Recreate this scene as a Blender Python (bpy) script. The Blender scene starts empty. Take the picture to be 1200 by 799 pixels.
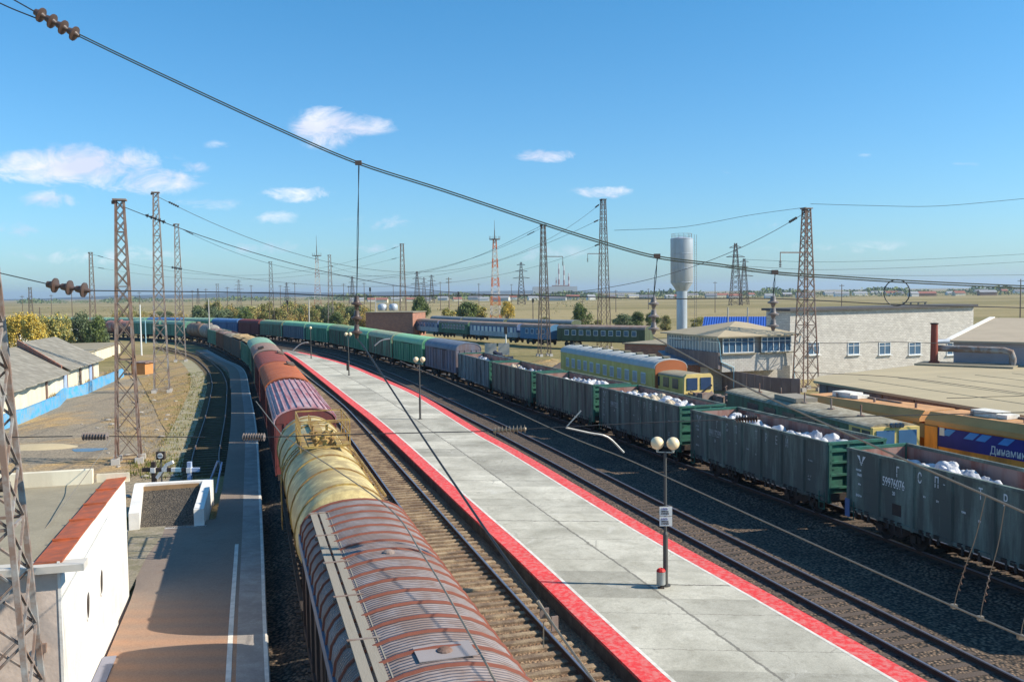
import bpy, math, random
from math import sin, cos, pi, radians as R, sqrt, atan2
from mathutils import Vector, Matrix
random.seed(7)
S = bpy.context.scene
COL = S.collection
# ---------------------------------------------------------------- camera
F = 1060.0; H = 10.1                      # focal length in pixels of a 1200 px wide frame, eye height above the rail heads
PITCH = math.atan(56.5/F); ROLL = math.atan(.0124)
fwd = Vector((0, cos(PITCH), -sin(PITCH))); r0 = Vector((1, 0, 0)); u0 = r0.cross(fwd)
rt = cos(ROLL)*r0 - sin(ROLL)*u0; up = cos(ROLL)*u0 + sin(ROLL)*r0
cd = bpy.data.cameras.new('camera'); cam = bpy.data.objects.new('camera', cd); COL.objects.link(cam)
cd.sensor_width = 36; cd.lens = 36*F/1200; cd.clip_end = 60000; cd.clip_start = .1
cam.matrix_world = Matrix(((rt.x, up.x, -fwd.x, 0), (rt.y, up.y, -fwd.y, 0), (rt.z, up.z, -fwd.z, H), (0, 0, 0, 1)))
S.camera = cam
def ray(x, y):
    d = fwd*F + rt*(x-600) - up*(y-399.5); return d/d.y
def G(x, y, z=0.0):                        # surveying helper: ground point seen at a photo pixel
    d = ray(x, y); t = (z-H)/d.z; return Vector((d.x*t, t, z))
def P(x, y, Y):
    d = ray(x, y); return Vector((d.x*Y, Y, H+d.z*Y))
# ---------------------------------------------------------------- sun, sky, exposure
SUN_EL, SUN_AZ = R(36), R(98)              # azimuth clockwise from +Y
sd = Vector((sin(SUN_AZ)*cos(SUN_EL), cos(SUN_AZ)*cos(SUN_EL), sin(SUN_EL)))
sl = bpy.data.lights.new('sun', 'SUN'); sl.energy = 4.4; sl.angle = R(.5); sl.color = (1, .895, .73)
so = bpy.data.objects.new('sun', sl); COL.objects.link(so); so.rotation_euler = sd.to_track_quat('Z', 'Y').to_euler()
so.location = (60, -20, 60)
W = bpy.data.worlds.new('World'); S.world = W; W.use_nodes = True
nt = W.node_tree; nt.nodes.clear()
def N(t, typ, **k):
    n = t.nodes.new(typ)
    for a, b in k.items():
        if a == 'i':
            for kk, v in b.items():
                if hasattr(v, 'links') or isinstance(v, bpy.types.NodeSocket): t.links.new(v, n.inputs[kk])
                else: n.inputs[kk].default_value = v
        else: setattr(n, a, b)
    return n
def MA(t, op, a, b=None, c=None, clamp=False):
    n = t.nodes.new('ShaderNodeMath'); n.operation = op; n.use_clamp = clamp
    for k, v in enumerate((a, b, c)):
        if v is None: continue
        if isinstance(v, bpy.types.NodeSocket): t.links.new(v, n.inputs[k])
        else: n.inputs[k].default_value = v
    return n.outputs[0]
def MIX(t, f, a, b, bt='MIX'):
    n = t.nodes.new('ShaderNodeMix'); n.data_type = 'RGBA'; n.blend_type = bt; n.clamp_factor = True
    for k, v in ((0, f), (6, a), (7, b)):
        if isinstance(v, bpy.types.NodeSocket): t.links.new(v, n.inputs[k])
        else: n.inputs[k].default_value = v if k == 0 else (tuple(v)+(1,))[:4]
    return n.outputs[2]
sky = N(nt, 'ShaderNodeTexSky', sky_type='NISHITA', sun_disc=False, sun_elevation=SUN_EL, sun_rotation=SUN_AZ,
        altitude=100, air_density=1.0, dust_density=.6, ozone_density=2.2)
tc = N(nt, 'ShaderNodeTexCoord')
sep = N(nt, 'ShaderNodeSeparateXYZ', i={0: tc.outputs['Generated']})
yy = MA(nt, 'MAXIMUM', sep.outputs[1], .05)
uu = MA(nt, 'DIVIDE', sep.outputs[0], yy); vv = MA(nt, 'DIVIDE', sep.outputs[2], yy)
cv = N(nt, 'ShaderNodeCombineXYZ', i={0: uu, 1: MA(nt, 'MULTIPLY', vv, 1.9), 2: .3})
n1 = N(nt, 'ShaderNodeTexNoise', i={'Vector': cv.outputs[0], 'Scale': 21.0, 'Detail': 9.0, 'Roughness': .68, 'Distortion': .5}).outputs[0]
n2 = N(nt, 'ShaderNodeTexNoise', i={'Vector': cv.outputs[0], 'Scale': 9.0, 'Detail': 4.0, 'Roughness': .5}).outputs[0]
CL = [(85, 194, 135, 30, 1.15), (160, 212, 105, 22, .9), (65, 235, 46, 17, .9), (383, 147, 48, 32, 1.2), (420, 147, 56, 15, 1.), (352, 228, 56, 13, 1.),
      (322, 254, 50, 11, .5), (640, 183, 46, 10, 1.), (706, 225, 48, 10, .85), (258, 170, 22, 7, .5), (1012, 182, 20, 5, .6),
      (1125, 193, 24, 4, .5), (845, 201, 18, 5, .35), (900, 263, 60, 9, .5), (430, 292, 70, 10, .5), (120, 300, 150, 14, .55), (450, 262, 70, 13, .55), (300, 290, 70, 11, .5), (620, 300, 100, 15, .5), (1000, 290, 130, 11, .4), (240, 240, 60, 10, .5), (20, 270, 70, 12, .5), (225, 197, 30, 9, .7)]
acc = None
for px, py, a, b, st in CL:
    d = ray(px, py); a /= F; b /= F
    e = MA(nt, 'ADD', MA(nt, 'POWER', MA(nt, 'DIVIDE', MA(nt, 'SUBTRACT', uu, d.x), a), 2.0), MA(nt, 'POWER', MA(nt, 'DIVIDE', MA(nt, 'SUBTRACT', vv, d.z), b), 2.0))
    f = MA(nt, 'MULTIPLY', MA(nt, 'SUBTRACT', 1.0, e, clamp=True), st)
    acc = f if acc is None else MA(nt, 'MAXIMUM', acc, f)
cm = MA(nt, 'MULTIPLY', MA(nt, 'SUBTRACT', MA(nt, 'ADD', acc, MA(nt, 'MULTIPLY', MA(nt, 'SUBTRACT', n1, .5), 3.2)), .33), 1.1, clamp=True)
cm = MA(nt, 'MULTIPLY', cm, MA(nt, 'MULTIPLY', acc, 1.6, clamp=True), clamp=True)
ccol = MIX(nt, MA(nt, 'MULTIPLY', MA(nt, 'SUBTRACT', n2, .38), 4.0, clamp=True), (4.9, 5.4, 6.7), (7.2, 7.3, 7.6))
hs = N(nt, 'ShaderNodeHueSaturation', i={'Hue': .5, 'Saturation': 1.0, 'Value': 1.0, 'Color': MIX(nt, 1.0, sky.outputs[0], MIX(nt, MA(nt, 'MULTIPLY', MA(nt, 'ABSOLUTE', sep.outputs[2]), 3.4, clamp=True), (.60, .85, 1.08), (.38, .90, 1.15)), 'MULTIPLY')})
skc = MIX(nt, cm, hs.outputs[0], ccol)
bg = N(nt, 'ShaderNodeBackground', i={'Color': skc, 'Strength': .098})
N(nt, 'ShaderNodeOutputWorld', i={0: bg.outputs[0]})
vs = S.view_settings; vs.view_transform = 'Standard'; vs.look = 'None'; vs.exposure = .65; vs.gamma = 1; vs.use_curve_mapping = False
S.render.engine = 'CYCLES'; S.cycles.use_denoising = True
S.cycles.max_bounces = 6; S.cycles.volume_bounces = 0

# ---------------------------------------------------------------- materials
MATS = {}
def mat(name, col, rough=.75, metal=0, var=.18, vs=1.3, bump=0., bs=25, dirt=None, da=.0, ds=1.0, streak=False, spec=.2, world=False, sq=(1, 1, 1), fine=.0):
    m = bpy.data.materials.new(name); m.use_nodes = True; t = m.node_tree; bs_ = t.nodes['Principled BSDF']
    if world: co = N(t, 'ShaderNodeNewGeometry').outputs['Position']
    else:
        co = N(t, 'ShaderNodeTexCoord').outputs['Object']
        oi = N(t, 'ShaderNodeObjectInfo').outputs['Random']
        co = N(t, 'ShaderNodeVectorMath', operation='ADD', i={0: co, 1: N(t, 'ShaderNodeCombineXYZ', i={0: MA(t, 'MULTIPLY', oi, 37.), 1: MA(t, 'MULTIPLY', oi, 91.), 2: 0.}).outputs[0]}).outputs[0]
    co = N(t, 'ShaderNodeMapping', i={'Vector': co, 'Scale': sq}).outputs[0]
    n = N(t, 'ShaderNodeTexNoise', i={'Vector': co, 'Scale': vs, 'Detail': 5.0, 'Roughness': .6}).outputs[0]
    c = tuple(col)
    lo = tuple(max(0, x*(1-var*1.6)) for x in c); hi = tuple(min(1, x*(1+var*1.6)) for x in c)
    out = MIX(t, n, lo, hi)
    if fine:
        nf = N(t, 'ShaderNodeTexNoise', i={'Vector': co, 'Scale': bs*1.3, 'Detail': 3.0}).outputs[0]
        out = MIX(t, fine, out, MIX(t, MA(t, 'MULTIPLY', MA(t, 'SUBTRACT', nf, .35), 3.3, clamp=True), tuple(x*.35 for x in c), tuple(min(1, x*1.7) for x in c)))
    if dirt:
        cc = N(t, 'ShaderNodeMapping', i={'Vector': co, 'Scale': (1, 1, .13) if streak else (1, 1, 1)}).outputs[0]
        n2 = N(t, 'ShaderNodeTexNoise', i={'Vector': cc, 'Scale': ds, 'Detail': 8.0, 'Roughness': .68}).outputs[0]
        f = MA(t, 'MULTIPLY', MA(t, 'SUBTRACT', n2, 1-.5-da*.25), 5.0, clamp=True)
        out = MIX(t, MA(t, 'MULTIPLY', f, min(1, da*1.6), clamp=True), out, dirt)
    t.links.new(out, bs_.inputs['Base Color'])
    bs_.inputs['Roughness'].default_value = rough; bs_.inputs['Metallic'].default_value = metal
    bs_.inputs['Specular IOR Level'].default_value = spec
    if bump:
        nb = N(t, 'ShaderNodeTexNoise', i={'Vector': co, 'Scale': bs, 'Detail': 4.0}).outputs[0]
        b = N(t, 'ShaderNodeBump', i={'Strength': min(1, bump), 'Distance': .03, 'Height': nb})
        t.links.new(b.outputs[0], bs_.inputs['Normal'])
    MATS[name] = m; m['io'] = 0
    return m
def corr(m, axis, per, depth=.02):        # corrugation bump along one object axis, period in metres
    t = m.node_tree; co = N(t, 'ShaderNodeTexCoord').outputs['Object']
    s = N(t, 'ShaderNodeSeparateXYZ', i={0: co}).outputs[axis]
    w = MA(t, 'SINE', MA(t, 'MULTIPLY', s, 2*pi/per))
    b = N(t, 'ShaderNodeBump', i={'Strength': .9, 'Distance': depth, 'Height': w})
    t.links.new(b.outputs[0], t.nodes['Principled BSDF'].inputs['Normal']); return m
def brick(name, c1, c2, mort, sc=1.0, vary=.5):
    m = bpy.data.materials.new(name); m.use_nodes = True; t = m.node_tree
    co = N(t, 'ShaderNodeTexCoord').outputs['Object']; nn = N(t, 'ShaderNodeNewGeometry')
    sp = N(t, 'ShaderNodeSeparateXYZ', i={0: co})
    h = MA(t, 'ADD', sp.outputs[0], sp.outputs[1])
    v = N(t, 'ShaderNodeCombineXYZ', i={0: h, 1: sp.outputs[2], 2: 0.}).outputs[0]
    bt = N(t, 'ShaderNodeTexBrick', i={'Vector': v, 'Color1': c1+(1,), 'Color2': c2+(1,), 'Mortar': mort+(1,), 'Scale': sc, 'Mortar Size': .018, 'Bias': 0., 'Brick Width': .46, 'Row Height': .2})
    n = N(t, 'ShaderNodeTexNoise', i={'Vector': co, 'Scale': .8, 'Detail': 6.0}).outputs[0]
    o = MIX(t, vary, bt.outputs[0], MIX(t, n, (.55, .52, .48), (1.35, 1.35, 1.35)), 'MULTIPLY')
    t.links.new(o, t.nodes['Principled BSDF'].inputs['Base Color']); t.nodes['Principled BSDF'].inputs['Roughness'].default_value = .9
    b = N(t, 'ShaderNodeBump', i={'Strength': .5, 'Distance': .01, 'Height': bt.outputs['Fac']}); b.invert = True
    t.links.new(b.outputs[0], t.nodes['Principled BSDF'].inputs['Normal'])
    return m
rust = (.17, .07, .035)
m_steel = mat('rail_steel', (.30, .30, .34), .35, .7, .1, 3)
m_railside = mat('rail_web', (.09, .055, .04), .8, 0, .2, 4)
m_sleep = mat('sleeper', (.40, .30, .19), .9, 0, .22, 1.5, .5, 20, (.12, .08, .06), .5, 1.2, fine=.3)
m_black = mat('underframe', (.045, .04, .038), .8, 0, .4, 3, dirt=(.09, .06, .045), da=.4, ds=2)
m_wheel = mat('wheel_steel', (.045, .04, .038), .6, .3, .3, 4)
m_gond = mat('gondola_green', (.195, .255, .215), .6, 0, .12, .8, .0, 20, (.1, .115, .1), .7, 1.6, True, fine=.12)
m_gond2 = mat('gondola_green_old', (.22, .27, .2), .7, 0, .2, .8, 0, 20, (.13, .12, .1), .6, 1.4, True, fine=.1)
m_gend = mat('gondola_end_green', (.045, .17, .12), .55, 0, .15, 1.2, 0, 20, (.04, .1, .085), .5, 2)
m_gin = mat('gondola_inside', (.26, .11, .085), .85, 0, .2, 1.0, .1, 20, (.36, .25, .22), .5, 1.6, True)
m_white_l = mat('lettering_white', (.75, .77, .75), .7, 0, .1, 5)
m_dim_l = mat('lettering_faded', (.33, .36, .35), .7, 0, .15, 5)
m_sack = [mat('sack_white', (.60, .60, .62), .8, 0, .08, 3, .8, 9), mat('sack_grey', (.36, .38, .43), .8, 0, .14, 3, .8, 9), mat('sack_cream', (.5, .42, .31), .85, 0, .12, 3, .8, 9)]
m_concrete = mat('mast_concrete', (.45, .43, .4), .9, 0, .12, 2, .2, 20)
m_mast_rust = mat('mast_rusty', (.2, .115, .085), .85, 0, .3, 1.2, 0, 20, (.3, .28, .26), .4, 1.5)
m_mast_grey = mat('mast_grey', (.34, .34, .33), .7, .1, .15, 1.2, 0, 20, (.2, .11, .07), .5, 1.7)
m_mast_dark = mat('mast_dark', (.13, .1, .085), .8, 0, .25, 1.2)
m_mast_brown = mat('mast_brown', (.2, .15, .12), .8, 0, .25, 1.2)
m_orange_band = mat('mast_orange', (.62, .17, .05), .7, 0, .12, 2)
m_wire = mat('cable_dark', (.05, .055, .06), .5, .4, .1, 2)
m_wireg = mat('cable_green', (.07, .085, .065), .6, .3, .15, 2)
m_wirec = mat('cable_copper', (.33, .27, .2), .5, .5, .1, 2)
m_porc = mat('insulator_brown', (.085, .055, .045), .4, 0, .1, 4, spec=.6)
m_porw = mat('insulator_pale', (.2, .165, .15), .35, 0, .1, 4, spec=.6)
m_white = mat('whitewash', (.8, .79, .76), .85, 0, .05, 1.2, .1, 15, (.55, .52, .47), .25, .8)
m_cream = mat('cream_plaster', (.78, .71, .55), .85, 0, .1, 1, .1, 15, (.55, .48, .36), .35, .9, True)
m_wworn = mat('whitewash_worn', (.80, .78, .74), .85, 0, .06, 1.0, .3, 9, (.62, .58, .51), .3, 1.3, False, fine=.04)
m_pink = mat('pinkish_render', (.68, .56, .48), .9, 0, .15, 1.2, .2, 12, (.45, .37, .32), .4, 1.3)
m_slate = corr(mat('asbestos_sheet', (.40, .37, .31), .9, 0, .2, .6, 0, 20, (.24, .22, .18), .5, 1.0), 0, .18, .04)
m_blue = mat('blue_paint', (.07, .36, .70), .7, 0, .12, 1.2, .1, 12, (.3, .36, .36), .4, 1.5)
m_blueroof = corr(mat('blue_metal_roof', (.035, .10, .40), .45, 0, .08, 1), 0, .4, .04)
m_redmetal = mat('red_metal_flashing', (.5, .12, .045), .6, 0, .12, 1.2, 0, 20, (.26, .09, .05), .5, 2)
m_felt = mat('roofing_felt', (.34, .30, .22), .95, 0, .15, .7, .3, 14, (.25, .22, .16), .5, .7, fine=.15)
m_rooftan = mat('flat_roof_tan', (.46, .385, .25), .95, 0, .08, .35, .1, 14, (.39, .33, .22), .5, .4, sq=(1, .25, 1))
m_purple = mat('grey_concrete_panel', (.24, .2, .2), .9, 0, .15, .8, .1, 14, (.14, .11, .11), .5, 1.1, True)
m_brickw = brick('white_brick', (.60, .58, .54), (.47, .45, .42), (.36, .34, .31), 1.0)
m_bricko = brick('red_brick', (.42, .17, .1), (.3, .12, .08), (.3, .26, .22), 1.0)
m_glass = mat('glass_dark', (.05, .07, .09), .12, 0, .2, 1, spec=.8)
m_glassb = mat('glass_blue', (.06, .13, .22), .12, 0, .3, 1.5, spec=.8)
m_frame = mat('frame_white', (.68, .7, .7), .6, 0, .06, 2)
m_frameb = mat('frame_blue', (.3, .5, .6), .6, 0, .06, 2)
m_tank = mat('silver_paint', (.5, .55, .62), .42, .35, .06, .5, 0, 20, (.34, .36, .38), .4, .8, True)
m_globe = mat('globe_glass', (.85, .68, .42), .3, 0, .04, 2, spec=.6)
m_pole = mat('lamp_post_metal', (.10, .10, .095), .6, .2, .15, 3)
m_red = mat('red_edge_paint', (.70, .05, .055), .85, 0, .16, .8, .1, 30, (.60, .36, .33), .3, 6.5, world=True, fine=.12)
m_wline = mat('white_line_paint', (.75, .72, .66), .7, 0, .08, 2, dirt=(.45, .43, .38), da=.35, ds=3, world=True)
m_wood = mat('grey_planks', (.31, .28, .23), .85, 0, .15, 2, .2, 25, (.24, .21, .17), .4, 2, sq=(.3, 3, 3))
m_loco = mat('orange_paint', (.9, .36, .07), .5, 0, .1, .8, 0, 20, (.3, .12, .045), .35, 1.1, True)
m_locoroof = mat('orange_roof_faded', (.62, .33, .15), .75, 0, .12, .8, .1, 18, (.42, .24, .12), .45, .9)
m_cobble = mat('cobbles', (.3, .26, .2), .95, 0, .2, 1, .6, 8, (.16, .15, .08), .4, 1.5, world=True, fine=.3)

def mat_ground():
    m = bpy.data.materials.new('steppe_ground'); m.use_nodes = True; t = m.node_tree
    pos = N(t, 'ShaderNodeNewGeometry').outputs['Position']
    a = N(t, 'ShaderNodeMapping', i={'Vector': pos, 'Scale': (.0022, .012, 1), 'Rotation': (0, 0, .06)}).outputs[0]
    n1 = N(t, 'ShaderNodeTexNoise', i={'Vector': a, 'Scale': 1.0, 'Detail': 6.0, 'Roughness': .6}).outputs[0]
    n2 = N(t, 'ShaderNodeTexNoise', i={'Vector': pos, 'Scale': .05, 'Detail': 8.0, 'Roughness': .65}).outputs[0]
    n3 = N(t, 'ShaderNodeTexNoise', i={'Vector': pos, 'Scale': 1.1, 'Detail': 8.0, 'Roughness': .7}).outputs[0]
    c = MIX(t, MA(t, 'MULTIPLY', MA(t, 'SUBTRACT', n1, .42), 6., clamp=True), (.43, .34, .19), (.27, .225, .11))
    c = MIX(t, MA(t, 'MULTIPLY', MA(t, 'SUBTRACT', n2, .5), 5., clamp=True), c, (.31, .26, .13))
    c = MIX(t, MA(t, 'MULTIPLY', MA(t, 'SUBTRACT', n3, .45), 5., clamp=True), MIX(t, .4, c, (.08, .085, .03)), c)
    t.links.new(c, t.nodes['Principled BSDF'].inputs['Base Color']); t.nodes['Principled BSDF'].inputs['Roughness'].default_value = 1
    t.nodes['Principled BSDF'].inputs['Specular IOR Level'].default_value = .05
    b = N(t, 'ShaderNodeBump', i={'Strength': .6, 'Distance': .1, 'Height': n3}); t.links.new(b.outputs[0], t.nodes['Principled BSDF'].inputs['Normal'])
    return m
def mat_yard(kind):
    m = bpy.data.materials.new('yard_'+kind); m.use_nodes = True; t = m.node_tree
    pos = N(t, 'ShaderNodeNewGeometry').outputs['Position']
    n1 = N(t, 'ShaderNodeTexNoise', i={'Vector': pos, 'Scale': .11, 'Detail': 9.0, 'Roughness': .68, 'Distortion': .6}).outputs[0]
    n2 = N(t, 'ShaderNodeTexNoise', i={'Vector': pos, 'Scale': .5, 'Detail': 8.0, 'Roughness': .7}).outputs[0]
    n3 = N(t, 'ShaderNodeTexNoise', i={'Vector': pos, 'Scale': 9., 'Detail': 4.0}).outputs[0]
    if kind == 'asphalt':
        c = MIX(t, n2, (.17, .14, .1), (.33, .27, .19))
        c = MIX(t, MA(t, 'MULTIPLY', MA(t, 'SUBTRACT', n1, .47), 7., clamp=True), c, (.40, .26, .11))
        c = MIX(t, MA(t, 'MULTIPLY', MA(t, 'SUBTRACT', n2, .60), 8., clamp=True), c, (.13, .115, .04))
    else:
        c = MIX(t, n1, (.36, .24, .11), (.25, .175, .075))
        c = MIX(t, MA(t, 'MULTIPLY', MA(t, 'SUBTRACT', n2, .5), 7., clamp=True), c, (.2, .175, .05))
        c = MIX(t, MA(t, 'MULTIPLY', MA(t, 'SUBTRACT', n1, .58), 8., clamp=True), c, (.30, .25, .16))
    n5 = N(t, 'ShaderNodeTexNoise', i={'Vector': N(t, 'ShaderNodeMapping', i={'Vector': pos, 'Rotation': (0, 0, -.3), 'Scale': (1.6, .12, 1)}).outputs[0], 'Scale': .6, 'Detail': 6.0}).outputs[0]
    c = MIX(t, MA(t, 'MULTIPLY', MA(t, 'SUBTRACT', n5, .53), 5., clamp=True), c, (.15, .125, .095))
    c = MIX(t, .55, c, MIX(t, MA(t, 'MULTIPLY', MA(t, 'SUBTRACT', n3, .35), 3., clamp=True), (.25, .25, .25), (1.6, 1.6, 1.6)), 'MULTIPLY')
    c = MIX(t, 1., c, (1.15, 1.15, 1.15), 'MULTIPLY')
    t.links.new(c, t.nodes['Principled BSDF'].inputs['Base Color']); t.nodes['Principled BSDF'].inputs['Roughness'].default_value = 1
    b = N(t, 'ShaderNodeBump', i={'Strength': .8, 'Distance': .06, 'Height': n3}); t.links.new(b.outputs[0], t.nodes['Principled BSDF'].inputs['Normal'])
    return m
def mat_ballast(name, c1, c2, dark, sc=9):
    m = bpy.data.materials.new(name); m.use_nodes = True; t = m.node_tree
    pos = N(t, 'ShaderNodeNewGeometry').outputs['Position']
    v = N(t, 'ShaderNodeTexVoronoi', i={'Vector': pos, 'Scale': float(sc)})
    n2 = N(t, 'ShaderNodeTexNoise', i={'Vector': pos, 'Scale': .35, 'Detail': 8.0, 'Roughness': .7}).outputs[0]
    c = MIX(t, N(t, 'ShaderNodeSeparateColor', i={0: v.outputs['Color']}).outputs[0], c1, c2)
    c = MIX(t, MA(t, 'MULTIPLY', MA(t, 'SUBTRACT', n2, .46), 5., clamp=True), c, dark)
    d = MA(t, 'MULTIPLY', v.outputs['Distance'], .7 if 'tan' in name else 1.5, clamp=True)
    c = MIX(t, d, c, (.02, .018, .015))
    t.links.new(c, t.nodes['Principled BSDF'].inputs['Base Color']); t.nodes['Principled BSDF'].inputs['Roughness'].default_value = 1
    b = N(t, 'ShaderNodeBump', i={'Strength': 1., 'Distance': .05, 'Height': v.outputs['Distance']}); b.invert = True
    t.links.new(b.outputs[0], t.nodes['Principled BSDF'].inputs['Normal'])
    return m
def mat_slab(kind):
    """platform slabs, UV = metres along and across"""
    m = bpy.data.materials.new('slabs_'+kind); m.use_nodes = True; t = m.node_tree
    uv = N(t, 'ShaderNodeTexCoord').outputs['UV']; pos = N(t, 'ShaderNodeNewGeometry').outputs['Position']
    sp = N(t, 'ShaderNodeSeparateXYZ', i={0: uv}); u, v = sp.outputs[0], sp.outputs[1]
    n1 = N(t, 'ShaderNodeTexNoise', i={'Vector': pos, 'Scale': .33, 'Detail': 9.0, 'Roughness': .7, 'Distortion': .5}).outputs[0]
    n2 = N(t, 'ShaderNodeTexNoise', i={'Vector': pos, 'Scale': 2.2, 'Detail': 8.0, 'Roughness': .7}).outputs[0]
    n3 = N(t, 'ShaderNodeTexNoise', i={'Vector': pos, 'Scale': 28., 'Detail': 3.0}).outputs[0]
    wob = MA(t, 'MULTIPLY', MA(t, 'SUBTRACT', n2, .5), .35)
    def line(x, per, w):
        f = MA(t, 'FRACT', MA(t, 'DIVIDE', MA(t, 'ADD', x, wob), per)); f = MA(t, 'ABSOLUTE', MA(t, 'SUBTRACT', f, .5))
        return MA(t, 'LESS_THAN', f, w/per)
    if kind == 'concrete':
        c = MIX(t, MA(t, 'MULTIPLY', MA(t, 'SUBTRACT', n1, .3), 2.5, clamp=True), (.31, .295, .24), (.62, .595, .51))
        c = MIX(t, MA(t, 'MULTIPLY', MA(t, 'SUBTRACT', n2, .53), 5., clamp=True), c, (.33, .31, .25))
        blk = N(t, 'ShaderNodeTexWhiteNoise', noise_dimensions='2D', i={'Vector': N(t, 'ShaderNodeCombineXYZ', i={0: MA(t, 'FLOOR', MA(t, 'DIVIDE', u, 3.0)), 1: MA(t, 'FLOOR', MA(t, 'DIVIDE', v, 3.45)), 2: 0.}).outputs[0]}).outputs[0]
        c = MIX(t, .5, c, MIX(t, blk, (.5, .5, .48), (1.4, 1.4, 1.38)), 'MULTIPLY')
        c = MIX(t, MA(t, 'MULTIPLY', line(u, 3.0, .02), .7), c, (.17, .155, .13))
        c = MIX(t, MA(t, 'MULTIPLY', line(u, 9.0, .05), .75), c, (.12, .11, .09))
        mid = MA(t, 'LESS_THAN', MA(t, 'ABSOLUTE', MA(t, 'ADD', v, MA(t, 'MULTIPLY', wob, .8))), .05)
        c = MIX(t, MA(t, 'MULTIPLY', mid, .8), c, (.15, .14, .12))
        vo = N(t, 'ShaderNodeTexVoronoi', feature='DISTANCE_TO_EDGE', i={'Vector': N(t, 'ShaderNodeVectorMath', operation='ADD', i={0: pos, 1: N(t, 'ShaderNodeCombineXYZ', i={0: wob, 1: wob, 2: 0.}).outputs[0]}).outputs[0], 'Scale': .33}).outputs[0]
        ck = MA(t, 'MULTIPLY', MA(t, 'LESS_THAN', vo, .008), MA(t, 'GREATER_THAN', n1, .56))
        c = MIX(t, MA(t, 'MULTIPLY', ck, .4), c, (.2, .19, .16))
        n4 = N(t, 'ShaderNodeTexNoise', i={'Vector': pos, 'Scale': .7, 'Detail': 9.0, 'Roughness': .75, 'Distortion': 1.2}).outputs[0]
        c = MIX(t, MA(t, 'MULTIPLY', MA(t, 'SUBTRACT', n4, .57), 5., clamp=True), c, (.62, .6, .54))
        c = MIX(t, MA(t, 'MULTIPLY', MA(t, 'SUBTRACT', MA(t, 'SUBTRACT', 1.0, n4), .58), 4., clamp=True), c, (.27, .25, .2))
    else:
        c = MIX(t, n1, (.17, .135, .115), (.30, .235, .185))
        c = MIX(t, MA(t, 'MULTIPLY', MA(t, 'SUBTRACT', n2, .5), 4., clamp=True), c, (.21, .15, .115))
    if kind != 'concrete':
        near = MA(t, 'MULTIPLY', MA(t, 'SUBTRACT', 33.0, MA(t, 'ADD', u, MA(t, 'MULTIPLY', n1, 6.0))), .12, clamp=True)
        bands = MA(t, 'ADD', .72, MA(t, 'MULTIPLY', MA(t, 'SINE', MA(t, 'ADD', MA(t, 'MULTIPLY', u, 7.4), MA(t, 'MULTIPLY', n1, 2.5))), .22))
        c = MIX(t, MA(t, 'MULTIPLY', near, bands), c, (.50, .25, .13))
    c = MIX(t, .5, c, MIX(t, MA(t, 'MULTIPLY', MA(t, 'SUBTRACT', n3, .35), 3., clamp=True), (.72, .72, .72), (1.22, 1.22, 1.22)), 'MULTIPLY')
    t.links.new(c, t.nodes['Principled BSDF'].inputs['Base Color']); t.nodes['Principled BSDF'].inputs['Roughness'].default_value = .9
    b = N(t, 'ShaderNodeBump', i={'Strength': .35, 'Distance': .01, 'Height': n3}); t.links.new(b.outputs[0], t.nodes['Principled BSDF'].inputs['Normal'])
    return m

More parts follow.
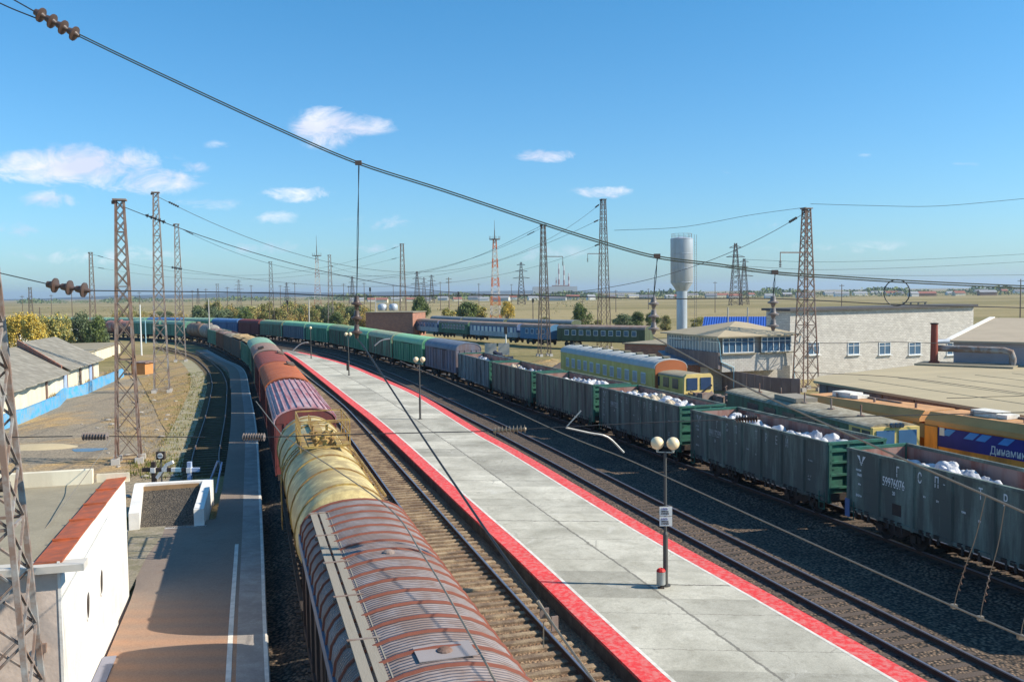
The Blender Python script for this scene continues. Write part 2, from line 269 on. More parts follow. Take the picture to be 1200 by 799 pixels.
# ---------------------------------------------------------------- mesh builder
class MB:
    def __init__(s): s.v = []; s.f = []; s.m = []; s.uv = None
    def add(s, vs, fs, mi=0):
        o = len(s.v); s.v += [tuple(p) for p in vs]
        for f in fs: s.f.append(tuple(i+o for i in f)); s.m.append(mi)
    def box(s, c, d, mi=0, rz=0, M=None):
        cx, cy, cz = c; a, b, h = d[0]/2, d[1]/2, d[2]/2
        vs = [Vector((x, y, z)) for x in (-a, a) for y in (-b, b) for z in (-h, h)]
        if rz:
            q = Matrix.Rotation(rz, 3, 'Z'); vs = [q @ p for p in vs]
        if M: vs = [M @ p for p in vs]
        s.add([(p[0]+cx, p[1]+cy, p[2]+cz) for p in vs], [(0, 1, 3, 2), (4, 6, 7, 5), (0, 4, 5, 1), (2, 3, 7, 6), (0, 2, 6, 4), (1, 5, 7, 3)], mi); return s
    def cyl(s, p, q, r1, r2=None, n=10, mi=0, cap=True):
        p = Vector(p); q = Vector(q); r2 = r1 if r2 is None else r2
        d = (q-p).normalized(); a = d.orthogonal().normalized(); b = d.cross(a)
        vs = []
        for c, r in ((p, r1), (q, r2)):
            vs += [c+(a*cos(2*pi*k/n)+b*sin(2*pi*k/n))*r for k in range(n)]
        fs = [(k, (k+1) % n, n+(k+1) % n, n+k) for k in range(n)]
        if cap: fs += [tuple(range(n-1, -1, -1)), tuple(range(n, 2*n))]
        s.add(vs, fs, mi); return s
    def bar(s, p, q, w, mi=0): return s.cyl(p, q, w*.707, n=4, mi=mi)
    def tube(s, pts, r, n=6, mi=0):
        pts = [Vector(p) for p in pts]; o = len(s.v); prev = None
        for i, p in enumerate(pts):
            d = (pts[min(i+1, len(pts)-1)]-pts[max(i-1, 0)]).normalized()
            a = prev if prev is not None else d.orthogonal()
            a = (a-d*a.dot(d)).normalized(); prev = a; b = d.cross(a)
            s.v += [tuple(p+(a*cos(2*pi*k/n)+b*sin(2*pi*k/n))*r) for k in range(n)]
            if i:
                for k in range(n):
                    s.f.append((o+(i-1)*n+k, o+(i-1)*n+(k+1) % n, o+i*n+(k+1) % n, o+i*n+k)); s.m.append(mi)
        s.f += [tuple(range(o+n-1, o-1, -1)), tuple(range(len(s.v)-n, len(s.v)))]; s.m += [mi, mi]; return s
    def lathe(s, prof, c=(0, 0, 0), n=20, mi=0, M=None):   # prof: (r, z)
        vs = []
        for r, z in prof:
            for k in range(n):
                p = Vector((r*cos(2*pi*k/n), r*sin(2*pi*k/n), z))
                if M: p = M @ p
                vs.append(p+Vector(c))
        fs = [(i*n+k, i*n+(k+1) % n, (i+1)*n+(k+1) % n, (i+1)*n+k) for i in range(len(prof)-1) for k in range(n)]
        fs += [tuple(range(n-1, -1, -1)), tuple(range(len(vs)-n, len(vs)))]
        s.add(vs, fs, mi); return s
    def prism(s, prof, x0, x1, mi=0, ax='x'):             # profile in (y,z), extruded along x
        n = len(prof)
        if ax == 'x': vs = [(x0, a, b) for a, b in prof]+[(x1, a, b) for a, b in prof]
        elif ax == 'y': vs = [(a, x0, b) for a, b in prof]+[(a, x1, b) for a, b in prof]
        else: vs = [(a, b, x0) for a, b in prof]+[(a, b, x1) for a, b in prof]
        s.add(vs, [(k, (k+1) % n, n+(k+1) % n, n+k) for k in range(n)]+[tuple(range(n-1, -1, -1)), tuple(range(n, 2*n))], mi); return s
    def build(s, name, mats, parent=None, smooth=False, loc=None):
        if loc is not None:
            l = Vector(loc); s.v = [tuple(Vector(p)-l) for p in s.v]
        me = bpy.data.meshes.new(name); me.from_pydata(s.v, [], s.f)
        if not isinstance(mats, (list, tuple)): mats = [mats]
        for m in mats: me.materials.append(m)
        me.polygons.foreach_set('material_index', s.m)
        if smooth: me.polygons.foreach_set('use_smooth', [True]*len(s.f))
        if s.uv:
            ul = me.uv_layers.new(name='UVMap')
            for li, l in enumerate(me.loops): ul.data[li].uv = s.uv[l.vertex_index]
        me.update()
        import bmesh
        b = bmesh.new(); b.from_mesh(me); bmesh.ops.recalc_face_normals(b, faces=b.faces); b.to_mesh(me); b.free()
        if smooth:
            try: me.set_sharp_from_angle(angle=R(40))
            except Exception: pass
        o = bpy.data.objects.new(name, me); COL.objects.link(o)
        if parent: o.parent = parent
        if loc is not None: o.location = loc
        return o
def tag(o, label, cat, group=None, kind=None):
    if label: o['label'] = label
    if cat: o['category'] = cat
    if group: o['group'] = group
    if kind: o['kind'] = kind
    return o
def thing(name, label, cat, loc=(0, 0, 0), rz=0, group=None):
    o = bpy.data.objects.new(name, None); COL.objects.link(o); o.empty_display_size = .3
    o.location = loc; o.rotation_euler = (0, 0, rz); return tag(o, label, cat, group)
KIDS = {}
def kids(o): return [c for c in bpy.data.objects if c.parent == o]
def copy_tree(o, parent=None, idx=None):
    if idx is None:
        idx = {}
        for c in bpy.data.objects:
            if c.parent: idx.setdefault(c.parent.name, []).append(c)
    c = o.copy(); COL.objects.link(c)
    if parent: c.parent = parent
    for ch in idx.get(o.name, []): copy_tree(ch, c, idx)
    return c
def place(o, loc, rz, label=None, group=None, cat=None):
    o.location = loc; o.rotation_euler = (0, 0, rz)
    if label: o['label'] = label
    if group: o['group'] = group
    if cat: o['category'] = cat
    return o
def text(s, size, pos, ax, ay, m, parent, name='lettering', off=.004, narrow=1.0):
    cu = bpy.data.curves.new('t', 'FONT'); cu.body = s; cu.size = size; cu.extrude = .003; cu.align_x = 'LEFT'; cu.offset = .004
    to = bpy.data.objects.new('t', cu); COL.objects.link(to); bpy.context.view_layer.update()
    me = bpy.data.meshes.new_from_object(to.evaluated_get(bpy.context.evaluated_depsgraph_get()))
    bpy.data.objects.remove(to); bpy.data.curves.remove(cu)
    ax = Vector(ax); ay = Vector(ay); az = ax.cross(ay); p = Vector(pos)
    for v in me.vertices:
        x, y, z = v.co; v.co = p+ax*x*narrow+ay*y+az*(z+off)
    me.materials.clear(); me.materials.append(m); me.name = name
    o = bpy.data.objects.new(name, me); COL.objects.link(o); o.parent = parent; return o

# ---------------------------------------------------------------- alignments
class Path:
    def __init__(s, pts):
        pts = [Vector((x, y)) for x, y in pts]; pts = [2*pts[0]-pts[1]]+pts+[2*pts[-1]-pts[-2]]; out = []
        for i in range(1, len(pts)-2):
            a, b, c, d = pts[i-1:i+3]
            for k in range(24):
                t = k/24; out.append(.5*((2*b)+(c-a)*t+(2*a-5*b+4*c-d)*t*t+(3*b-a-3*c+d)*t**3))
        out.append(pts[-2])
        for _ in range(30): out = [out[0]]+[(out[i-1]+2*out[i]+out[i+1])/4 for i in range(1, len(out)-1)]+[out[-1]]
        s.p = out; s.s = [0]
        for a, b in zip(out, out[1:]): s.s.append(s.s[-1]+(b-a).length)
        s.L = s.s[-1]
    def at(s, d):
        d = max(0, min(s.L-.01, d)); lo, hi = 0, len(s.s)-1
        while hi-lo > 1:
            m = (lo+hi)//2
            if s.s[m] <= d: lo = m
            else: hi = m
        t = (d-s.s[lo])/(s.s[hi]-s.s[lo]); return s.p[lo].lerp(s.p[hi], t)
    def dir(s, d): return (s.at(d+.6)-s.at(d-.6)).normalized()
    def pt(s, d, off=0, z=0):            # off > 0 : to the right of travel away from the camera
        p = s.at(d); t = s.dir(d); return Vector((p.x+t.y*off, p.y-t.x*off, z))
    def sY(s, Y):
        for i in range(len(s.p)-1):
            if s.p[i].y <= Y < s.p[i+1].y: return s.s[i]+(s.s[i+1]-s.s[i])*(Y-s.p[i].y)/(s.p[i+1].y-s.p[i].y)
        return s.L
pA = Path([(8.9, -20), (2.95, 0), (-1.5, 14.6), (-10.1, 44), (-17.3, 68), (-24.9, 92.4), (-34.6, 123), (-43, 144), (-57.5, 178), (-71, 203), (-87, 220), (-105, 233), (-135, 243), (-180, 252)])
pB = Path([(14, -20), (8.05, 0), (3.7, 14.6), (1.2, 23), (-2.25, 34.6), (-12.4, 69.4), (-17.6, 86.4), (-29.0, 120), (-37.6, 144), (-51.8, 178), (-66, 204), (-83, 225), (-103, 239), (-132, 250), (-180, 259)])
pD = Path([(24.9, -20), (18.9, 0), (12.2, 22.7), (10, 30.2), (6.3, 42.6), (2.2, 56.7), (-3.5, 75.3), (-18, 120.6), (-33.6, 160), (-52.5, 194), (-66, 212), (-82, 229), (-101, 243), (-131, 256), (-180, 266)])
pE = Path([(33.3, -20), (27.1, 0), (15.4, 37.9), (11.4, 50.5), (7.5, 63.4), (3.4, 75.2), (-.5, 87.2), (-4.6, 100.6), (-9, 112), (-14.2, 124.6), (-27.2, 157.5), (-33.8, 172), (-46.5, 194.5), (-60, 214), (-77, 233), (-97, 248), (-130, 262), (-180, 272)])
pS = Path([(-17.6, 51.5), (-19.4, 56.5), (-22, 65.3), (-25.3, 76.5), (-30.2, 92.5), (-35, 107.5), (-43, 129), (-56, 158), (-75, 190)])
pPL = Path([(12.2, -8), (3.2, 22.5), (-.1, 33.9), (-2.7, 42.4), (-10.3, 67.8), (-15.5, 83.9), (-22.5, 105.6), (-34.4, 142), (-41.2, 161)])
pPR = Path([(19.6, -8), (10.4, 22.2), (8.3, 29.1), (5.4, 38.3), (.5, 55.7), (-2.3, 64.7), (-9, 88.5), (-15.4, 106.7), (-23.2, 128.3), (-34.5, 153), (-40.2, 163)])
pLP = Path([(6.1, -20), (.4, 0), (-6.3, 22.7), (-9.9, 35.3), (-12.4, 44), (-19.4, 68.1), (-26.9, 92.4), (-36.6, 123), (-45.2, 142), (-58.5, 172)])

def ribbon(p, s0, s1, offs, name, m, step=1.5, kind='structure', parent=None, label=None, cat=None):
    """offs: list of (offset, z) cross-section points"""
    b = MB(); n = max(2, int((s1-s0)/step)); k = len(offs); b.uv = []
    for i in range(n+1):
        d = s0+(s1-s0)*i/n
        for o, z in offs: b.v.append(tuple(p.pt(d, o, z))); b.uv.append((d, o))
        if i:
            for j in range(k-1):
                a = (i-1)*k+j; b.f.append((a, a+1, a+k+1, a+k)); b.m.append(0)
    o = b.build(name, m, parent)
    if kind: o['kind'] = kind
    return o
def sheet2(pl, pr, offl, offr, z, name, m, Y0, Y1, n=90, cols=1, kind='structure', parent=None):
    b = MB(); b.uv = []; w = cols+1
    for i in range(n+1):
        Y = Y0+(Y1-Y0)*i/n
        a = pl.pt(pl.sY(Y), offl, z); c = pr.pt(pr.sY(Y), -offr, z)
        for j in range(w):
            q = a.lerp(c, j/cols); b.v.append(tuple(q)); b.uv.append((Y*1.045, (j/cols-.5)*(c-a).length))
        if i:
            for j in range(cols): k = (i-1)*w+j; b.f.append((k, k+1, k+1+w, k+w)); b.m.append(0)
    o = b.build(name, m, parent)
    if kind: o['kind'] = kind
    return o
def poly(pts, z, name, m, kind='structure', thick=0):
    b = MB(); vs = [(p[0], p[1], z) for p in pts]
    b.add(vs, [tuple(range(len(vs)))])
    o = b.build(name, m)
    if kind: o['kind'] = kind
    return o
# ---------------------------------------------------------------- the setting
GZ = -.42
b = MB(); n = 60
xs = [-14000, -5000, -2000, -900, -400, -200, -100, -50, 0, 50, 100, 200, 400, 900, 2000, 5000, 14000]
ys = [-300, -60, 0, 50, 100, 200, 400, 700, 1200, 2500, 5000, 9000, 14000]
b.v = [(x, y, GZ) for y in ys for x in xs]; w = len(xs)
for j in range(len(ys)-1):
    for i in range(w-1): b.f.append((j*w+i, j*w+i+1, j*w+w+i+1, j*w+w+i)); b.m.append(0)
tag(b.build('ground', mat_ground()), None, None, kind='structure')
bal_dark = mat_ballast('ballast_dark', (.22, .145, .095), (.42, .285, .19), (.14, .095, .065))
bal_lit = mat_ballast('ballast_tan', (.33, .19, .10), (.50, .34, .21), (.22, .12, .065), 13)
# broad dark formation under all running lines
sheet2(pLP, pE, -.2, -14, -.36, 'track_bed', bal_dark, -18, 240, 80)
yd = mat_yard('asphalt'); yg = mat_yard('grass')
poly([(-9, -10), (-12, 20), (-15, 40), (-17, 52), (-26, 76), (-38, 92), (-49, 128), (-62, 128), (-90, 95), (-80, 20), (-60, -10)], GZ+.05, 'yard', yd)
o = sheet2(Path([(-15.5, 40), (-20, 56), (-28, 72), (-37, 92), (-50, 120), (-64, 150), (-85, 182)]), pLP, 0, 1.0, GZ+.09, 'grass_strip', yg, 41, 165, 40)
mud = mat_yard('asphalt')
ribbon(pS, 1.5, pS.sY(150), [(-3.2, -.325), (-1.2, -.30), (1.2, -.30), (2.6, -.31)], 'siding_ground', mat('siding_weeds', (.27, .25, .12), .95, 0, .3, .8, .5, 14, (.36, .32, .25), .5, 1.2, world=True, fine=.35))
# left platform
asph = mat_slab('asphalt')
def lp_left(Y):
    pts = [(-20, -6.2), (0, -4.4-.4), (20.5, -10.2), (30.2, -12.9), (38.5, -16.0), (39.5, -13.2), (44.9, -14.7)]
    for (a, b), (c, d) in zip(pts, pts[1:]):
        if a <= Y <= c: return b+(d-b)*(Y-a)/(c-a)
    return pts[-1][1]
b = MB(); b.uv = []; n = 120
for i in range(n+1):
    Y = -15+(168+15)*i/n; e = pLP.pt(pLP.sY(Y)); x0 = lp_left(Y)
    if Y < 20: x0 = e.x-3.9
    if Y >= 44.5: x0 = e.x-2.0-.15*(Y > 100)
    for X, z in ((x0, GZ), (x0, .2), (e.x-.9, .2), (e.x-.9, .2), (e.x-.06, .2), (e.x, .14), (e.x, -.36)):
        b.v.append((X, Y, z)); b.uv.append((Y, X))
    if i:
        for j in range(6):
            if j == 2: continue
            k = (i-1)*7+j; b.f.append((k, k+1, k+8, k+7)); b.m.append(1 if j >= 3 else 0)
m_kerb = mat('platform_kerb', (.4, .37, .34), .9, 0, .15, 1, .3, 18, (.28, .25, .23), .5, 1.2, world=True, fine=.15)
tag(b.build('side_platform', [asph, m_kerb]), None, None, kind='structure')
ribbon(pLP, pLP.sY(-10), pLP.sY(168), [(-.14, .205), (-.03, .205)], 'platform_edge_line', m_wline)
wl = ribbon(pLP, pLP.sY(12), pLP.sY(36), [(-1.12, .206), (-.98, .206)], 'platform_white_line', m_wline)
# island platform
conc = mat_slab('concrete')
sheet2(pPL, pPR, .8, .8, .2, 'island_platform', conc, -6, 150, 90, 4)
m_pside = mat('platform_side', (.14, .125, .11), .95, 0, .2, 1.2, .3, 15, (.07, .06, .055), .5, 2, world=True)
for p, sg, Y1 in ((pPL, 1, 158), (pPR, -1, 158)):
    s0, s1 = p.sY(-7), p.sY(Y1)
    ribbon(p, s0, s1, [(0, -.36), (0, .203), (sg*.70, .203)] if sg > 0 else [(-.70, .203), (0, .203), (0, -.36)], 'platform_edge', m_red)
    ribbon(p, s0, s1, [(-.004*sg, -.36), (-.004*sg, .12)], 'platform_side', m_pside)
    ribbon(p, s0, s1, [(sg*.70, .205), (sg*.81, .205)] if sg > 0 else [(-.81, .205), (-.70, .205)], 'platform_white_line', m_wline)
b = MB()
tip = [pPL.pt(pPL.sY(149.8), .7, .2), pPR.pt(pPR.sY(149.8), -.7, .2), pPR.pt(pPR.sY(158), 0, .2), Vector((-42.5, 167, .2)), pPL.pt(pPL.sY(158), 0, .2)]
b.add(tip+[Vector((p.x, p.y, GZ)) for p in tip], [(0, 1, 2, 3, 4), (2, 7, 8, 3), (3, 8, 9, 4)]); tag(b.build('platform_end', conc), None, None, kind='structure')

# ---------------------------------------------------------------- tracks
def railprof(): return [(-.07, -.17), (-.02, -.14), (-.02, -.045), (-.036, -.035), (-.036, 0), (.036, 0), (.036, -.035), (.02, -.045), (.02, -.14), (.07, -.17)]
def track(p, s0, s1, name, label, nsl, ssp=.6, s_first=None, balm=None, sm=m_sleep, group=None, steel=None, bz=-.19):
    c = p.pt((s0+s1)/2, 0, 0); t = thing(name, label, 'railway track', c, 0, group)
    for sg in (-1, 1):
        b = MB(); pr = railprof(); k = len(pr); n = int((s1-s0)/1.6)
        for i in range(n+1):
            d = s0+(s1-s0)*i/n
            for y, z in pr: b.v.append(tuple(p.pt(d, sg*.796+y, z)-c))
            if i:
                for j in range(k):
                    a = (i-1)*k+j; a2 = (i-1)*k+(j+1) % k; b.f.append((a, a2, a2+k, a+k)); b.m.append(0 if j in (3, 4, 5) else 1)
        b.build('rail', [steel or m_steel, m_railside], t)
    base = MB(); base.prism([(-1.35, -.18), (-1.3, -.155), (1.3, -.155), (1.35, -.18), (1.35, -.3), (-1.35, -.3)], -.12, .12); proto = base.build('sleeper', sm, t)
    s = s_first if s_first is not None else s0; rest = MB(); i = 0; first = True
    while s < s1:
        q = p.pt(s, random.uniform(-.03, .03), random.uniform(-.012, .004))-c; dr = p.dir(s); ang = atan2(dr.y, dr.x)+random.uniform(-.012, .012)
        if i < nsl:
            o = proto if first else proto.copy()
            if not first: COL.objects.link(o)
            o.location = q; o.rotation_euler = (0, 0, ang); first = False
        else: rest.box((q.x, q.y, -.225), (.24, 2.7, .14), rz=ang)
        s += ssp; i += 1
    if rest.v: tag(rest.build('sleepers', sm, t), None, None, kind='stuff')
    if balm:
        bb = ribbon(p, s0, s1, [(-2.0, -.35), (-1.5, bz), (1.5, bz), (2.0, -.35)], 'ballast', balm, kind='stuff', parent=t)
        for v in bb.data.vertices: v.co -= c
    return t
track(pB, pB.sY(-15), pB.sY(215), 'railway_track', 'empty track with tan sleepers between the left goods train and the island platform', 100, .57, pB.sY(12), bal_lit, bz=-.23)
track(pD, pD.sY(-15), pD.sY(215), 'railway_track', 'empty dark ballasted track between the island platform and the green wagons', 100, .6, pD.sY(20), bal_dark, mat('sleeper_dark', (.11, .085, .07), .95, 0, .25, 2, fine=.4), bz=-.168)
track(pA, pA.sY(-15), pA.sY(236), 'railway_track', 'track under the long goods train on the left', 0+1, .6, None, bal_dark, MATS['sleeper_dark'])
track(pE, pE.sY(-15), pE.sY(250), 'railway_track', 'track under the green gondola wagons', 1, .6, None, bal_dark, MATS['sleeper_dark'])
track(pS, .5, pS.sY(185), 'railway_track', 'disused siding with rusty rails in weedy ground beside the left platform', 60, .9, None, None, mat('sleeper_dirt', (.13, .105, .07), .95, 0, .25, 2), None, mat('rail_dull', (.2, .17, .16), .6, .3, .15, 3))

# ---------------------------------------------------------------- wagons (local x = away from the camera, y = left, z up from the rail head)
_wheel = None
def wheelmesh():
    global _wheel
    if _wheel is None:
        b = MB(); M = Matrix.Rotation(pi/2, 3, 'X')
        b.lathe([(.05, -.09), (.4, -.07), (.44, -.06), (.475, -.06), (.475, .05), (.5, .055), (.5, .08), (.42, .08), (.38, .03), (.12, .04), (.1, .1), (.03, .1)], n=24, M=M)
        o = b.build('wheel', m_wheel, smooth=True); _wheel = o.data; bpy.data.objects.remove(o)
    return _wheel
_bog = None
def bogie(parent, x):
    global _bog
    if _bog is None:
        b = MB()
        for y in (-1.02, 1.02):
            b.prism([(-1.25, .36), (-1.25, .6), (-.75, .68), (-.35, .88), (.35, .88), (.75, .68), (1.25, .6), (1.25, .36), (.9, .36), (.6, .52), (.32, .34), (-.32, .34), (-.6, .52), (-.9, .36)], y-.07, y+.07, ax='y')
            for xx in (-.92, .92): b.box((xx, y*1.04, .47), (.3, .2, .3))
            for xx in (-.15, .15): b.cyl((xx, y, .42), (xx, y, .75), .09, n=8)
        b.box((0, 0, .68), (.42, 2.2, .3))
        for xx in (-.92, .92): b.cyl((xx, -.9, .475), (xx, .9, .475), .08, n=8)
        _bog = b.build('bogie', m_black)
        o = _bog
        o.parent = parent
        idx = None
    else:
        o = _bog.copy(); COL.objects.link(o); o.parent = parent
    o.location = (x, 0, 0)
    for xx in (-.92, .92):
        for y, rr in ((-.8, 0), (.8, pi)):
            w = bpy.data.objects.new('wheel', wheelmesh()); COL.objects.link(w); w.parent = o; w.location = (xx, y, .475); w.rotation_euler = (0, 0, rr)
def gear(parent, L):                      # far wagons: one mesh of running gear
    for x in (-L/2+2.6, L/2-2.6):
        b = MB(); b.box((x, 0, .62), (.4, 2.1, .3))
        for y in (-1.0, 1.0): b.box((x, y, .6), (2.3, .14, .34))
        for xx in (-.92, .92):
            for y in (-.8, .8): b.cyl((x+xx, y-.05, .475), (x+xx, y+.05, .475), .475, n=12)
        b.build('bogie', m_black, parent)
def under(parent, L, near):
    b = MB(); b.box((0, 0, 1.05), (L-.5, .5, .3))
    for x in (-L/2+2.6, 0, L/2-2.6): b.box((x, 0, 1.08), (.35, 2.7, .22))
    for y in (-1.35, 1.35): b.box((0, y, 1.17), (L-.1, .12, .16))
    for s in (-1, 1):
        b.box((s*(L/2+.02), 0, 1.1), (.2, 2.8, .3))
    if near:
        b.cyl((-.9, .4, .85), (.3, .4, .85), .2, n=12); b.box((1.6, -.5, .85), (.6, .35, .3)); b.bar((-3, .2, .8), (3, .2, .8), .05)
    b.build('underframe', m_black, parent)
    for s in (-1, 1):
        c = MB(); c.box((s*(L/2+.25), 0, 1.06), (.5, .25, .28)); c.box((s*(L/2+.48), s*.05, 1.06), (.18, .42, .34)); c.build('coupler', m_black, parent)
    if near:
        for x in (-L/2+2.5, L/2-2.5): bogie(parent, x)
    else: gear(parent, L)
def gondola(L, label, near=True, mt=None, logo=None, num=None, nr=7, W_=3.06, top=3.48, group='open gondola wagons of the right goods train', fill=None, inner=None, end=None):
    mt = mt or m_gond; inner = inner or m_gin; end = end or m_gend
    t = thing('gondola_wagon', label, 'gondola wagon', group=group)
    h0 = .98; w = W_/2-.07
    for sg, nm in ((1, 'side_wall'), (-1, 'side_wall')):
        b = MB()
        b.box((0, sg*w, (h0+top)/2), (L, .03, top-h0), 0)
        b.box((0, sg*(w-.02), (h0+top)/2-.02), (L-.1, .02, top-h0-.04), 1)
        sp = L/nr
        for i in range(nr+1):
            x = -L/2+sp*i; x = max(-L/2+.1, min(L/2-.1, x))
            b.prism([(x-.1, sg*(w+.014)), (x-.06, sg*(w+.1)), (x+.06, sg*(w+.1)), (x+.1, sg*(w+.014))], h0-.12, top-.1, 0, ax='z')
        for z in (1.8, 2.4, 2.95):       # pressed panel lines
            for i in range(nr):
                x = -L/2+sp*(i+.5); b.box((x, sg*(w+.018), z), (sp-.3, .012, .03), 0)
        b.box((0, sg*(w+.01), top-.05), (L+.04, .15, .12), 0)
        b.box((0, sg*(w+.02), h0-.02), (L, .12, .14), 0)
        if near:
            for i in range(nr):         # floor hatch latches
                x = -L/2+sp*(i+.5)
                for dx in (-.38, .0, .38):
                    b.box((x+dx, sg*(w+.05), h0-.13+random.uniform(-.05, .03)), (.1, .07, .32), 2); b.box((x+dx+.13, sg*(w+.05), h0+.0), (.2, .06, .14), 2)
        b.build(nm, [mt, inner, m_black], t)
    for s in (-1, 1):
        b = MB(); x = s*(L/2-.02)
        b.box((x, 0, (h0+top)/2), (.03, W_-.2, top-h0), 0); b.box((x-s*.03, 0, (h0+top)/2), (.02, W_-.22, top-h0-.04), 1)
        for z in (1.5, 2.05, 2.6, 3.1): b.box((x+s*.06, 0, z), (.12, W_-.25, .1), 0)
        b.box((x+s*.03, 0, top-.05), (.16, W_-.02, .12), 0)
        for y in (-W_/2+.12, W_/2-.12): b.box((x+s*.03, y, (h0+top)/2-.1), (.16, .14, top-h0+.1), 0)
        for y in (-.5, .5): b.box((x+s*.05, y, (h0+top)/2), (.1, .1, top-h0-.1), 0)
        b.build('end_wall', [end, inner], t)
        if near:
            l = MB(); y = W_/2-.02; xx = s*(L/2-.12)
            for a in (xx-.0, xx-s*.36): l.bar((a, y+.06, .55), (a, y+.06, 1.3), .03)
            for z in (.55, .85, 1.12): l.bar((xx, y+.06, z), (xx-s*.36, y+.06, z), .03)
            for z in (1.6, 2.0, 2.4, 2.8, 3.2): l.bar((xx+s*.2, y-.1, z), (xx+s*.2, y-.5, z), .025)
            l.build('ladder', end, t)
    f = MB(); f.box((0, 0, h0), (L-.1, W_-.2, .06)); f.build('floor', inner, t)
    under(t, L, near)
    if fill:
        b = MB(); random_s = random.Random(int(L*100)+nr)
        b2 = []
        nx, ny = 14, 5
        for i in range(nx+1):
            for j in range(ny+1):
                x = -L/2+.06+(L-.12)*i/nx; y = -(W_/2-.11)+(W_-.22)*j/ny
                b2.append((x, y, fill[1]+(.35 if 0 < j < ny else 0)*random_s.uniform(.3, 1)))
        b.add(b2, [(i*(ny+1)+j, i*(ny+1)+j+1, (i+1)*(ny+1)+j+1, (i+1)*(ny+1)+j) for i in range(nx) for j in range(ny)])
        tag(b.build('cargo', fill[0], t), None, None, kind='stuff')
    return t, w+.016, h0
def letter_gondola(t, y, L, num, name, bright, nr=7):
    m = m_white_l if bright else m_dim_l
    AX, AY = (-1, 0, 0), (0, 0, 1); sp = L/nr
    def T(s, size, xfar, z, mm=m, nw=.75): text(s, size, (L/2-xfar, y, z), AX, AY, mm, t, narrow=nw)
    T(num, .5, sp+.18, 2.34, m, .62); T('20', .2, sp+.75, 2.05)
    # big operator letters, one or two to a panel
    xs = [sp+.95, 2*sp+.2, 2*sp+1.05, 3*sp+.42, 3*sp+1.2, 4*sp+.35, 4*sp+1.2, 5*sp+.3]
    for ch, x in zip(name, xs):
        if ch == '-': continue
        T(ch, .56, x, 2.80, m, .55)
    T('-', .4, 2*sp+1.48, 2.88)
    T('РОССИЯ', .1, .5, 2.62); T('1940', .2, .55, 2.38); T('20-24 м', .14, .5, 1.56)
    T('88 м', .1, .65, 2.05); T('24 т', .1, 2*sp+.5, 2.3); T('22 т', .1, 2*sp+1.15, 2.27); T('ТОРМ', .09, 3*sp+.45, 2.15); T('12 т', .1, 3*sp+1.2, 2.0)
    T('70 т  88 м', .1, 6*sp+.3, 2.45); T('ДР  КР', .1, 6*sp+.3, 1.75); T('12-20', .1, 6*sp+.3, 1.6)
    e = MB()                                # winged triangle emblem
    ex, ez = L/2-.82, 2.98
    for sg in (-1, 1): e.prism([(ex+sg*.04, ez), (ex+sg*.26, ez+.28), (ex+sg*.1, ez+.28)], y+.001, y+.006, ax='y')
    e.prism([(ex-.1, ez+.02), (ex+.1, ez+.02), (ex, ez-.12)], y+.001, y+.006, ax='y')
    e.build('emblem', m, t)
def roofprof(W_, he, ht, n=12, over=.0):
    w = W_/2+over; pts = []
    for i in range(n+1):
        a = pi*i/n; pts.append((-w*cos(a), he+(ht-he)*(sin(a)**.8)))
    return pts
